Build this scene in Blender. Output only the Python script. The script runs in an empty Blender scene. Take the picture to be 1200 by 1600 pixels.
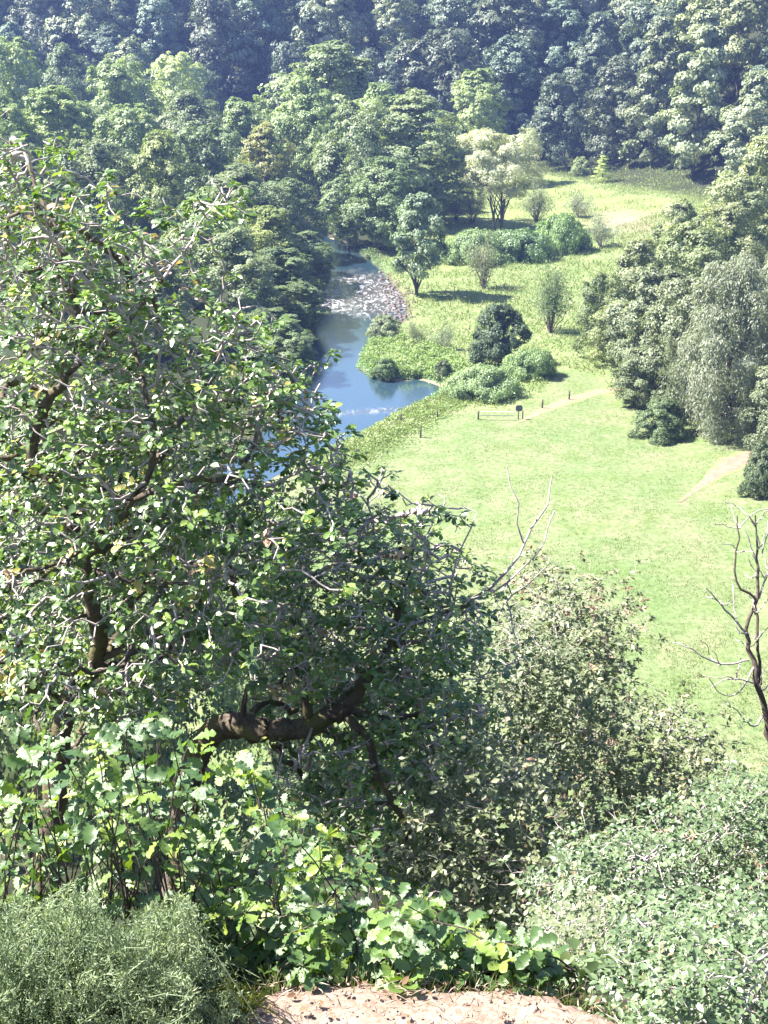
import bpy, math, random
import numpy as np
from mathutils import Vector, Matrix

# ------------------------------------------------------------------ camera, world, sun, exposure
sc = bpy.context.scene
COL = sc.collection
CAM = np.array([0.0, 0.0, 40.0])
PITCH = math.radians(22.0)
FPX = 2000.0
cd = bpy.data.cameras.new('camera')
cam = bpy.data.objects.new('camera', cd)
COL.objects.link(cam)
cam.location = CAM
cam.rotation_euler = (math.pi / 2 - PITCH, 0, 0)
cd.sensor_fit = 'VERTICAL'
cd.sensor_height = 24.0
cd.lens = 24.0 * FPX / 1600.0
cd.clip_start = 0.05
cd.clip_end = 3000.0
sc.camera = cam

SUN_EL = math.radians(50.0)
SUN_AZ = math.radians(-83.0)          # clockwise from +Y; the sun stands to the left, a little ahead
w = bpy.data.worlds.new('World')
sc.world = w
w.use_nodes = True
wn = w.node_tree.nodes
bg = wn.get('Background') or wn.new('ShaderNodeBackground')
sky = wn.new('ShaderNodeTexSky')
sky.sky_type = 'NISHITA'
sky.sun_disc = False
sky.sun_elevation = SUN_EL
sky.sun_rotation = SUN_AZ
sky.air_density = 1.0
sky.dust_density = 0.6
w.node_tree.links.new(sky.outputs[0], bg.inputs[0])
bg.inputs[1].default_value = 0.06

sd = bpy.data.lights.new('sun', 'SUN')
sun = bpy.data.objects.new('sun', sd)
COL.objects.link(sun)
sd.energy = 5.0
sd.angle = math.radians(0.55)
sd.color = (1.0, 0.95, 0.86)
SUN_DIR = Vector((math.sin(SUN_AZ) * math.cos(SUN_EL), math.cos(SUN_AZ) * math.cos(SUN_EL), math.sin(SUN_EL)))
sun.rotation_euler = (-SUN_DIR).to_track_quat('-Z', 'Y').to_euler()
sun.location = (-60, 30, 120)

sc.view_settings.view_transform = 'Standard'
sc.view_settings.look = 'None'
sc.view_settings.gamma = 1.0
sc.view_settings.use_curve_mapping = False
sc.view_settings.exposure = 2.15
sc.cycles.max_bounces = 7
sc.cycles.diffuse_bounces = 2
sc.cycles.glossy_bounces = 2
sc.cycles.transmission_bounces = 4
sc.cycles.volume_bounces = 0
sc.cycles.use_denoising = True
sc.cycles.sample_clamp_indirect = 6.0

HAZE_DENSITY = 0.00030
HAZE_COLOR = (0.30, 0.43, 1.0, 1)

rs = np.random.RandomState
FWD = np.array([0, math.cos(PITCH), -math.sin(PITCH)])
UPV = np.array([0, math.sin(PITCH), math.cos(PITCH)])
RGT = np.array([1.0, 0, 0])


def ray(px, py):
    return FWD + RGT * ((px - 600.0) / FPX) + UPV * ((800.0 - py) / FPX)


def P(px, py, d):
    """point at depth d (metres along the view axis) seen at photo pixel (px, py)"""
    return CAM + ray(px, py) * d


def project(p):
    q = np.asarray(p, float) - CAM
    d = q @ FWD
    return 600 + FPX * (q @ RGT) / d, 800 - FPX * (q @ UPV) / d, d


def flat(px, py, z=0.0):
    r = ray(px, py)
    t = (z - CAM[2]) / r[2]
    return (CAM + r * t)[:2]


# ------------------------------------------------------------------ object helpers
def link(o, parent=None):
    COL.objects.link(o)
    if parent is not None:
        o.parent = parent
    return o


def tag(o, label=None, cat=None, group=None, kind=None):
    if label:
        o['label'] = label
    if cat:
        o['category'] = cat
    if group:
        o['group'] = group
    if kind:
        o['kind'] = kind
    return o


def thing(name, loc, label, cat, group=None):
    o = bpy.data.objects.new(name, None)
    o.empty_display_size = 0.2
    link(o)
    o.location = loc
    return tag(o, label, cat, group)


def mesh_np(name, verts, loops, starts, totals, mat, var=None, smooth=True, extra=None):
    me = bpy.data.meshes.new(name)
    nv, nl, nf = len(verts), len(loops), len(starts)
    me.vertices.add(nv)
    me.vertices.foreach_set('co', np.ascontiguousarray(verts, np.float32).ravel())
    me.loops.add(nl)
    me.loops.foreach_set('vertex_index', np.ascontiguousarray(loops, np.int32))
    me.polygons.add(nf)
    me.polygons.foreach_set('loop_start', np.ascontiguousarray(starts, np.int32))
    me.polygons.foreach_set('loop_total', np.ascontiguousarray(totals, np.int32))
    if smooth:
        me.polygons.foreach_set('use_smooth', np.ones(nf, bool))
    if var is not None:
        a = me.attributes.new('var', 'FLOAT', 'POINT')
        a.data.foreach_set('value', np.ascontiguousarray(var, np.float32))
    for k, v in (extra or {}).items():
        a = me.attributes.new(k, 'FLOAT', 'POINT')
        a.data.foreach_set('value', np.ascontiguousarray(v, np.float32))
    me.update(calc_edges=True)
    if mat is not None:
        me.materials.append(mat)
    return me


def obj(name, me, parent=None):
    return link(bpy.data.objects.new(name, me), parent)


class Tubes:
    """collects tapered tubes into one mesh"""
    def __init__(s):
        s.v, s.q, s.var, s.n = [], [], [], 0

    def add(s, pts, rad, k=6, var=0.5, cap=True):
        pts = np.asarray(pts, float)
        rad = np.asarray(rad, float)
        n = len(pts)
        if n < 2:
            return
        tan = np.gradient(pts, axis=0)
        tan /= np.linalg.norm(tan, axis=1)[:, None] + 1e-9
        ref = np.array([0.31, 0.17, 0.93])
        if abs(tan[0] @ ref) > 0.92:
            ref = np.array([0.9, -0.3, 0.1])
        u = np.cross(tan, ref)
        u /= np.linalg.norm(u, axis=1)[:, None] + 1e-9
        b = np.cross(tan, u)
        a = np.arange(k) * 2 * math.pi / k
        ring = pts[:, None, :] + rad[:, None, None] * (np.cos(a)[None, :, None] * u[:, None, :] + np.sin(a)[None, :, None] * b[:, None, :])
        s.v.append(ring.reshape(-1, 3))
        i = np.arange(n - 1)[:, None] * k
        j = np.arange(k)[None, :]
        j2 = (j + 1) % k
        q = np.stack([i + j, i + j2, i + k + j2, i + k + j], -1).reshape(-1, 4) + s.n
        s.q.append(q)
        s.var.append(np.full(n * k, var))
        s.n += n * k

    def mesh(s, name, mat, off=(0, 0, 0)):
        v = np.concatenate(s.v) - np.asarray(off)
        q = np.concatenate(s.q)
        nf = len(q)
        return mesh_np(name, v, q.ravel(), np.arange(nf) * 4, np.full(nf, 4), mat, np.concatenate(s.var))


# leaf templates: x along the leaf (0..1), y across, z out of the leaf plane
def folded(ts, ws, fold=0.25, droop=0.18, wave=0.0):
    ts = np.array(ts)
    ws = np.array(ws)
    n = len(ts)
    zc = -droop * ts ** 2
    mid = np.stack([ts, 0 * ts, zc], 1)
    wv = wave * np.sin(np.arange(n) * 2.4)
    lft = np.stack([ts, ws, zc + ws * fold + wv * ws], 1)
    rgt = np.stack([ts, -ws, zc + ws * fold - wv * ws], 1)
    v = np.concatenate([mid, lft, rgt])
    q = []
    for i in range(n - 1):
        q.append((i, i + 1, n + i + 1, n + i))
        q.append((i + 1, i, 2 * n + i, 2 * n + i + 1))
    return v, np.array(q)


T_OAK = folded([0, .13, .24, .31, .44, .52, .66, .74, .88, .96, 1.0], [.015, .05, .17, .10, .26, .17, .31, .21, .24, .12, .02], .22, .22, .12)
T_OAK_LOW = (np.array([[0, 0, 0], [.38, 0, -.03], [.72, 0, -.10], [1, 0, -.2], [.34, .22, .03], [.70, .29, -.03], [.34, -.22, .03], [.70, -.29, -.03]]),
             np.array([[0, 1, 4], [1, 2, 5], [1, 5, 4], [2, 3, 5], [1, 0, 6], [2, 1, 7], [7, 1, 6], [3, 2, 7]]))
T_KITE = (np.array([[0, 0, 0], [.5, .30, .06], [1, 0, -.14], [.5, -.30, .06]]), np.array([[0, 2, 1], [0, 3, 2]]))
T_SPIKE = (np.array([[0, .5, 0], [0, -.5, 0], [1, 0, .15]]), np.array([[0, 1, 2]]))
T_OVAL = folded([0, .35, .7, 1.0], [.03, .27, .24, .02], .25, .15)
T_QUAD = (np.array([[0, 0, 0], [.5, .33, .05], [1, 0, -.12], [.5, -.33, .05]]), np.array([[0, 1, 2, 3]]))
T_NARROW = (np.array([[0, 0, 0], [.4, .14, .03], [1, 0, -.15], [.4, -.14, .03]]), np.array([[0, 1, 2, 3]]))
T_BLADE = (np.array([[0, .5, 0], [0, -.5, 0], [.55, -.3, .05], [.55, .3, .05], [1, 0.0, .16]]), None)


def norm(a):
    return a / (np.linalg.norm(a, axis=-1, keepdims=True) + 1e-9)


def frames(n, t_hint):
    n = norm(n)
    t = norm(t_hint - n * (t_hint * n).sum(1, keepdims=True))
    return t, np.cross(n, t), n


def leaf_mesh(name, c, n, t, size, tmpl, mat, var, off=(0, 0, 0), width=None):
    v, q = tmpl
    t, b, n = frames(n, t)
    k, N = len(v), len(c)
    wd = size if width is None else width
    V = (c - np.asarray(off))[:, None, :] + size[:, None, None] * (v[None, :, 0:1] * t[:, None, :] + v[None, :, 2:3] * n[:, None, :]) \
        + wd[:, None, None] * v[None, :, 1:2] * b[:, None, :]
    nf, m = q.shape
    L = (q[None] + (np.arange(N) * k)[:, None, None]).reshape(-1)
    F = N * nf
    return mesh_np(name, V.reshape(-1, 3), L, np.arange(F) * m, np.full(F, m), mat, np.repeat(var, k))


def unit(rng, n):
    return norm(rng.normal(size=(n, 3)))


# ------------------------------------------------------------------ materials
def new_mat(name):
    m = bpy.data.materials.new(name)
    m.use_nodes = True
    nt = m.node_tree
    nt.nodes.clear()
    out = nt.nodes.new('ShaderNodeOutputMaterial')
    return m, nt, out


def ramp(nt, fac, stops):
    r = nt.nodes.new('ShaderNodeValToRGB')
    e = r.color_ramp.elements
    while len(e) < len(stops):
        e.new(0.5)
    for k, (p, c) in enumerate(stops):
        e[k].position = p
        e[k].color = (*c, 1)
    nt.links.new(fac, r.inputs[0])
    return r.outputs[0]


def mixc(nt, a, b, fac, mode='MIX'):
    m = nt.nodes.new('ShaderNodeMix')
    m.data_type = 'RGBA'
    m.blend_type = mode
    for sock, val in ((m.inputs[6], a), (m.inputs[7], b), (m.inputs[0], fac)):
        if isinstance(val, (int, float)):
            sock.default_value = val
        elif isinstance(val, tuple):
            sock.default_value = (*val, 1)
        else:
            nt.links.new(val, sock)
    return m.outputs[2]


def noise(nt, scale, detail=4, rough=0.55, coord=None, dist=0.0):
    n = nt.nodes.new('ShaderNodeTexNoise')
    n.inputs['Scale'].default_value = scale
    n.inputs['Detail'].default_value = detail
    n.inputs['Roughness'].default_value = rough
    n.inputs['Distortion'].default_value = dist
    if coord is not None:
        nt.links.new(coord, n.inputs['Vector'])
    return n.outputs[0]


def math_node(nt, op, a, b=None, clamp=False):
    m = nt.nodes.new('ShaderNodeMath')
    m.operation = op
    m.use_clamp = clamp
    for i, v in enumerate((a, b)):
        if v is None:
            continue
        if isinstance(v, (int, float)):
            m.inputs[i].default_value = v
        else:
            nt.links.new(v, m.inputs[i])
    return m.outputs[0]


def attr(nt, name):
    a = nt.nodes.new('ShaderNodeAttribute')
    a.attribute_name = name
    return a.outputs['Fac']


def leaf_mat(name, stops, trans=0.35, rough=0.5, spec=0.4, tcol=(1.25, 1.35, 0.6), veins=False):
    m, nt, out = new_mat(name)
    oi = nt.nodes.new('ShaderNodeObjectInfo')
    c = ramp(nt, attr(nt, 'var'), stops)
    c = mixc(nt, c, oi.outputs['Color'], 1.0, 'MULTIPLY')
    p = nt.nodes.new('ShaderNodeBsdfPrincipled')
    nt.links.new(c, p.inputs['Base Color'])
    p.inputs['Roughness'].default_value = rough
    p.inputs['Specular IOR Level'].default_value = spec
    if veins:
        geo = nt.nodes.new('ShaderNodeTexCoord')
        nz = noise(nt, 140, 3, .6, geo.outputs['Object'])
        bp = nt.nodes.new('ShaderNodeBump')
        bp.inputs['Strength'].default_value = 0.25
        bp.inputs['Distance'].default_value = 0.004
        nt.links.new(nz, bp.inputs['Height'])
        nt.links.new(bp.outputs[0], p.inputs['Normal'])
    tr = nt.nodes.new('ShaderNodeBsdfTranslucent')
    tc = mixc(nt, c, tcol, 1.0, 'MULTIPLY')
    nt.links.new(tc, tr.inputs[0])
    mx = nt.nodes.new('ShaderNodeMixShader')
    mx.inputs[0].default_value = trans
    nt.links.new(p.outputs[0], mx.inputs[1])
    nt.links.new(tr.outputs[0], mx.inputs[2])
    nt.links.new(mx.outputs[0], out.inputs[0])
    return m


def bark_mat(name, a, b, moss=None, scale=18.0, bump=0.6):
    m, nt, out = new_mat(name)
    co = nt.nodes.new('ShaderNodeTexCoord').outputs['Object']
    n1 = noise(nt, scale, 6, .65, co, .6)
    c = ramp(nt, n1, [(0.3, a), (0.68, b)])
    if moss:
        n2 = noise(nt, scale * .22, 5, .6, co)
        f = ramp(nt, n2, [(0.5, (0, 0, 0)), (0.62, (1, 1, 1))])
        c = mixc(nt, c, moss, f)
    p = nt.nodes.new('ShaderNodeBsdfPrincipled')
    nt.links.new(c, p.inputs['Base Color'])
    p.inputs['Roughness'].default_value = 0.85
    bp = nt.nodes.new('ShaderNodeBump')
    bp.inputs['Strength'].default_value = bump
    bp.inputs['Distance'].default_value = 0.3 / scale
    nt.links.new(noise(nt, scale * 2, 6, .7, co, .4), bp.inputs['Height'])
    nt.links.new(bp.outputs[0], p.inputs['Normal'])
    nt.links.new(p.outputs[0], out.inputs[0])
    return m


def plain_mat(name, a, b, scale=10, rough=0.8, bump=0.0):
    m, nt, out = new_mat(name)
    co = nt.nodes.new('ShaderNodeTexCoord').outputs['Object']
    c = ramp(nt, noise(nt, scale, 5, .6, co), [(0.3, a), (0.7, b)])
    p = nt.nodes.new('ShaderNodeBsdfPrincipled')
    nt.links.new(c, p.inputs['Base Color'])
    p.inputs['Roughness'].default_value = rough
    if bump:
        bp = nt.nodes.new('ShaderNodeBump')
        bp.inputs['Strength'].default_value = bump
        bp.inputs['Distance'].default_value = 0.2 / scale
        nt.links.new(noise(nt, scale * 2, 6, .7, co), bp.inputs['Height'])
        nt.links.new(bp.outputs[0], p.inputs['Normal'])
    nt.links.new(p.outputs[0], out.inputs[0])
    return m


M_WOOD = leaf_mat('woodland leaves', [(0.0, (.118, .160, .070)), (.5, (.200, .248, .118)), (1, (.305, .345, .185))], .30, .5, .5)
M_FAR = leaf_mat('hillside leaves', [(0.0, (.082, .110, .066)), (.5, (.165, .200, .122)), (1, (.285, .315, .210))], .20, .5, .5)
M_PALE = leaf_mat('pale leaves', [(0.0, (.150, .185, .125)), (.5, (.225, .262, .185)), (1, (.325, .350, .270))], .32, .5, .45)
M_BUSH = leaf_mat('bush leaves', [(0.0, (.090, .122, .066)), (.5, (.165, .200, .114)), (1, (.265, .295, .180))], .30, .5, .45)
M_OAK = leaf_mat('oak leaves', [(0.0, (.044, .088, .032)), (.42, (.088, .152, .050)), (.74, (.165, .265, .068)), (.92, (.28, .36, .085)), (.97, (.42, .34, .10)), (1, (.46, .31, .25))], .26, .36, 1.0, (1.5, 1.65, .45))
M_SAP = leaf_mat('sapling leaves', [(0.0, (.055, .110, .042)), (.5, (.098, .168, .055)), (.8, (.18, .275, .060)), (1, (.29, .34, .07))], .30, .30, .8, (1.6, 1.7, .45), True)
M_SHRUB = leaf_mat('small shrub leaves', [(0.0, (.095, .122, .060)), (.5, (.165, .195, .098)), (.9, (.27, .285, .165)), (.96, (.37, .30, .20)), (1, (.42, .27, .22))], .24, .42, .6)
M_BILB = leaf_mat('bilberry leaves', [(0.0, (.065, .105, .048)), (.5, (.118, .172, .082)), (.93, (.20, .265, .135)), (1, (.33, .22, .14))], .26, .36, .7)
M_BROOM = leaf_mat('broom shoots', [(0.0, (.12, .17, .095)), (.5, (.22, .285, .165)), (.93, (.33, .39, .20)), (1, (.38, .36, .20))], .25, .5, .4)
M_HEATH = leaf_mat('yellow heath shoots', [(0.0, (.16, .19, .03)), (1, (.30, .30, .06))], .3, .5, .4)
M_BRAMBLE = leaf_mat('bramble leaves', [(0.0, (.11, .165, .075)), (.5, (.18, .25, .12)), (1, (.30, .38, .20))], .28, .42, .5)
M_GRASS = leaf_mat('grass blades', [(0.0, (.17, .215, .070)), (.6, (.235, .275, .105)), (1, (.34, .34, .19))], .3, .6, .3)
M_MEADOWG = leaf_mat('meadow blades', [(0.0, (.10, .14, .045)), (.6, (.16, .195, .07)), (1, (.25, .255, .13))], .3, .6, .25)
M_COVER = leaf_mat('ground cover leaves', [(0.0, (.035, .06, .022)), (.6, (.06, .095, .03)), (1, (.11, .14, .05))], .3, .45, .45)
M_DEADLEAF = leaf_mat('dead leaves', [(0.0, (.10, .055, .03)), (.6, (.20, .12, .07)), (1, (.36, .25, .17))], .15, .7, .2, (1, .8, .6))
M_STRAW = leaf_mat('straw', [(0.0, (.16, .11, .08)), (.5, (.34, .26, .20)), (1, (.52, .44, .36))], .1, .6, .3, (1, .9, .8))
M_BARK = bark_mat('far bark', (.045, .036, .028), (.11, .09, .07), None, 3.0)
M_OAKBARK = bark_mat('mossy oak bark', (.040, .028, .022), (.17, .13, .10), (.13, .115, .04), 26.0, 1.0)
M_TWIG = bark_mat('lichen grey twigs', (.19, .15, .14), (.58, .51, .50), None, 30.0, .4)
M_DARKTWIG = bark_mat('dark stems', (.045, .032, .026), (.13, .095, .08), None, 30.0, .5)
M_POST = plain_mat('weathered post', (.07, .05, .04), (.16, .13, .10), 6, .85, .4)
M_RAIL = plain_mat('pale rail', (.62, .60, .54), (.78, .75, .68), 5, .8, .2)
M_BOARD = plain_mat('slate board', (.07, .09, .13), (.11, .13, .17), 8, .5, .1)
M_STONE = plain_mat('river stone', (.055, .040, .034), (.20, .145, .12), 3, .6, .5)
M_PEBBLE = plain_mat('sandstone chip', (.22, .15, .115), (.42, .32, .27), 20, .85, .3)

# ------------------------------------------------------------------ terrain
PROF = np.array([(-80, 47), (-20, 41), (-3, 38.6), (0, 38.2), (1.6, 38.03), (2.15, 37.98), (2.4, 37.82), (2.8, 37.25), (3.6, 36.25), (7, 32.4),
                 (14, 26.2), (24, 19), (40, 8), (49, 3), (56, 0.8), (64, 0.05), (72, 0), (900, 0)], float)
FOOT = np.array([(-500, 420), (-300, 385), (-100, 352), (0, 338), (37, 324), (62, 272), (100, 190), (150, 110), (230, 40), (300, -80)], float)


def seg_dist(x, y, A, B):
    dx, dy = B[0] - A[0], B[1] - A[1]
    t = np.clip(((x - A[0]) * dx + (y - A[1]) * dy) / (dx * dx + dy * dy), 0, 1)
    return np.hypot(x - A[0] - t * dx, y - A[1] - t * dy)


def poly_sdf(x, y, poly):
    """negative inside"""
    d = np.full(np.shape(x), 1e9)
    ins = np.zeros(np.shape(x), bool)
    n = len(poly)
    for i in range(n):
        A, B = poly[i], poly[(i + 1) % n]
        d = np.minimum(d, seg_dist(x, y, A, B))
        c = ((A[1] > y) != (B[1] > y)) & (x < (B[0] - A[0]) * (y - A[1]) / (B[1] - A[1] + 1e-12) + A[0])
        ins ^= c
    return np.where(ins, -d, d)


def line_sdf(x, y, line):
    d = np.full(np.shape(x), 1e9)
    for i in range(len(line) - 1):
        d = np.minimum(d, seg_dist(x, y, line[i], line[i + 1]))
    return d


WATER_Z = -0.55
RIVER_PX = [(546, 386), (578, 405), (604, 430), (630, 466), (640, 498), (612, 513), (583, 520), (574, 536), (564, 555), (557, 573), (580, 588), (620, 595), (660, 592),
            (702, 606), (662, 627), (610, 650), (568, 675), (520, 698), (470, 720), (400, 765), (330, 810), (300, 770), (380, 700), (430, 650), (456, 612), (474, 570),
            (486, 530), (497, 495), (506, 460), (515, 430), (519, 402), (500, 388), (460, 380), (400, 374), (400, 367), (500, 367), (534, 374)]
RIVER = np.array([flat(a, b, WATER_Z) for a, b in RIVER_PX])
MEADOW_PX = [(515, 700), (600, 658), (690, 640), (800, 640), (850, 622), (880, 575), (930, 590), (985, 640), (1060, 690), (1300, 690), (1400, 1400), (300, 1400), (300, 850)]
MEADOW = np.array([flat(a, b) for a, b in MEADOW_PX])
GLADE_PX = [(680, 440), (740, 400), (830, 398), (905, 385), (1000, 350), (1060, 325), (960, 308), (850, 272), (780, 290), (720, 310), (700, 360), (690, 400)]
GLADE = np.array([flat(a, b) for a, b in GLADE_PX])
SOIL = flat(975, 352)


def wob(x, y, s, seed=0):
    """cheap smooth pseudo-noise in -1..1"""
    r = rs(seed + 11)
    v = 0
    for k in range(5):
        a, b, p = r.uniform(-1, 1), r.uniform(-1, 1), r.uniform(0, 6.28)
        v = v + np.sin((x * a + y * b) * s * (1 + .6 * k) + p + 1.3 * np.sin((x * b - y * a) * s * .7 + p))
    return v / 5


def ground_z(x, y):
    x = np.asarray(x, float)
    y = np.asarray(y, float)
    near_w = np.clip((60 - y) / 30, 0, 1)
    yy = y + near_w * (wob(x, 0 * y, .35, 1) * np.clip((y - 2.0) * .25, 0, 2.2))
    z = np.interp(yy, PROF[:, 0], PROF[:, 1])
    z = z + np.clip((y - 2.6) * .3, 0, 1) * near_w * .35 * wob(x, y, .8, 2)
    z = z + .02 * near_w * wob(x, y, 5.0, 4)
    vf = np.clip((y - 55) / 15, 0, 1)
    d = line_sdf(x, y, FOOT)
    inside = y > np.interp(x, FOOT[:, 0], FOOT[:, 1])
    h = np.where(inside, np.where(d < 62, d, 62 + 22 * (1 - np.exp(-(d - 62) / 22))), 0)
    hz = 0.56 * h * np.clip(h / 25, .25, 1) + np.clip((h - 30) / 60, 0, 1) * 5 * wob(x, y, .03, 3)
    z = np.maximum(z, 0) + vf * hz
    z = z + vf * (.22 * wob(x, y, .09, 5) + .07 * wob(x, y, .45, 6))
    # gentle rise of the rough ground towards the trees on the right
    z = z + vf * np.clip((x - 22 - .05 * y) * .06, 0, 2.5)
    s = poly_sdf(x, y, RIVER)
    bank = WATER_Z + .05 + np.clip(s, 0, 4) * .45
    out = np.where(s < 0, WATER_Z - np.clip(-s * .3, 0, .9), np.minimum(z, bank))
    return np.where((s < 3.5) & (y > 60), out, z)


def on_ground(px, py):
    r = ray(px, py)
    t = 1.0
    lo = None
    ts = np.concatenate([np.linspace(1.5, 12, 200), np.linspace(12, 700, 3000)])
    p = CAM[None] + r[None] * ts[:, None]
    g = ground_z(p[:, 0], p[:, 1])
    k = np.argmax(p[:, 2] <= g)
    return np.array([p[k, 0], p[k, 1], g[k]])


def gz(x, y):
    return float(ground_z(np.array([x]), np.array([y]))[0])


def build_ground():
    xs = np.concatenate([np.arange(-440, -80, 12), np.arange(-80, -24, 2.0), np.arange(-24, -3, .9), np.arange(-3, 3, .09), np.arange(3, 66, 1.1), np.arange(66, 90, 3), np.arange(90, 441, 12)])
    ys = np.concatenate([np.arange(-70, -2, 4), np.arange(-2, 1.2, .3), np.arange(1.2, 3.4, .05), np.arange(3.4, 60, 1.0), np.arange(60, 215, .9), np.arange(215, 350, 2.0), np.arange(350, 640, 8)])
    X, Y = np.meshgrid(xs, ys)
    Z = ground_z(X, Y)
    nx, ny = len(xs), len(ys)
    v = np.stack([X, Y, Z], -1).reshape(-1, 3)
    i = (np.arange(ny - 1)[:, None] * nx + np.arange(nx - 1)[None]).reshape(-1)
    q = np.stack([i, i + 1, i + nx + 1, i + nx], 1)
    x, y = v[:, 0], v[:, 1]
    md = poly_sdf(x, y, MEADOW) + 1.2 * wob(x, y, .3, 8)
    gl = poly_sdf(x, y, GLADE) + 2.5 * wob(x, y, .15, 9)
    rv = poly_sdf(x, y, RIVER)
    meadow = np.clip(.5 - md / 3.0, 0, 1)
    glade = np.clip(.5 - gl / 6.0, 0, 1)
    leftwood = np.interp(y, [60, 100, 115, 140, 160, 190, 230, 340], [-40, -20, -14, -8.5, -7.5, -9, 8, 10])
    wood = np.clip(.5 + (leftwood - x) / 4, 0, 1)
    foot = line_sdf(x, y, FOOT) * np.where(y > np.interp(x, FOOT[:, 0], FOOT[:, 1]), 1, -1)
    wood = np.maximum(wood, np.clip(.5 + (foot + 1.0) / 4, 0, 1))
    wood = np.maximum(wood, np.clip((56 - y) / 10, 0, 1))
    soil = np.clip(1.2 - np.hypot((x - SOIL[0]) / 7.5, (y - SOIL[1]) / 17) + .25 * wob(x, y, .5, 12), 0, 1)
    bed = np.clip(.5 - (rv - .3) / .8, 0, 1) * (y > 60)
    m, nt, out = new_mat('ground cover and soil')
    geo = nt.nodes.new('ShaderNodeNewGeometry').outputs['Position']
    nA = noise(nt, .35, 6, .6, geo)
    nB = noise(nt, 2.2, 6, .65, geo)
    nC = noise(nt, 9.0, 4, .6, geo)
    mead = ramp(nt, nB, [(.30, (.096, .132, .053)), (.5, (.147, .182, .084)), (.72, (.208, .230, .130))])
    mead = mixc(nt, mead, ramp(nt, nA, [(.32, (.80, .90, .66)), (.5, (1, 1, 1)), (.66, (1.22, 1.08, 1.25))]), 1.0, 'MULTIPLY')
    nD = noise(nt, .09, 5, .6, geo)
    mead = mixc(nt, mead, ramp(nt, nD, [(.35, (.85, .97, .8)), (.62, (1.12, 1.05, 1.08))]), 1.0, 'MULTIPLY')
    rough = ramp(nt, nB, [(.28, (.11, .145, .055)), (.5, (.18, .215, .09)), (.72, (.28, .285, .16))])
    rough = mixc(nt, rough, ramp(nt, nA, [(.35, (.75, .9, .7)), (.65, (1.15, 1.08, 1.2))]), 1.0, 'MULTIPLY')
    glad = ramp(nt, nB, [(.3, (.14, .185, .06)), (.55, (.20, .24, .09)), (.75, (.29, .30, .15))])
    wd = ramp(nt, nB, [(.3, (.018, .022, .012)), (.55, (.034, .042, .018)), (.75, (.06, .065, .03))])  # woodland floor, darkened to paint in the shade between the trees
    sl = ramp(nt, nB, [(.3, (.20, .165, .11)), (.7, (.31, .255, .18))])
    bd = ramp(nt, nC, [(.3, (.04, .032, .022)), (.7, (.13, .10, .075))])
    c = mixc(nt, rough, glad, attr(nt, 'glade'))
    c = mixc(nt, c, mead, attr(nt, 'meadow'))
    c = mixc(nt, c, sl, attr(nt, 'soil'))
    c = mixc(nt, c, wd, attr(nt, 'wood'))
    c = mixc(nt, c, bd, attr(nt, 'bed'))
    p = nt.nodes.new('ShaderNodeBsdfPrincipled')
    nt.links.new(c, p.inputs['Base Color'])
    p.inputs['Roughness'].default_value = .9
    p.inputs['Specular IOR Level'].default_value = .2
    bp = nt.nodes.new('ShaderNodeBump')
    bp.inputs['Strength'].default_value = .8
    bp.inputs['Distance'].default_value = .12
    nt.links.new(math_node(nt, 'ADD', nB, math_node(nt, 'MULTIPLY', nC, .4)), bp.inputs['Height'])
    nt.links.new(bp.outputs[0], p.inputs['Normal'])
    nt.links.new(p.outputs[0], out.inputs[0])
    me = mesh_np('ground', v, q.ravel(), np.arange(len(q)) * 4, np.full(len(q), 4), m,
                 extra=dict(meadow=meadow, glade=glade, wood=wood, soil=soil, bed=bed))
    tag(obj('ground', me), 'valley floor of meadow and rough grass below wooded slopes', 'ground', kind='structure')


build_ground()


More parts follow.
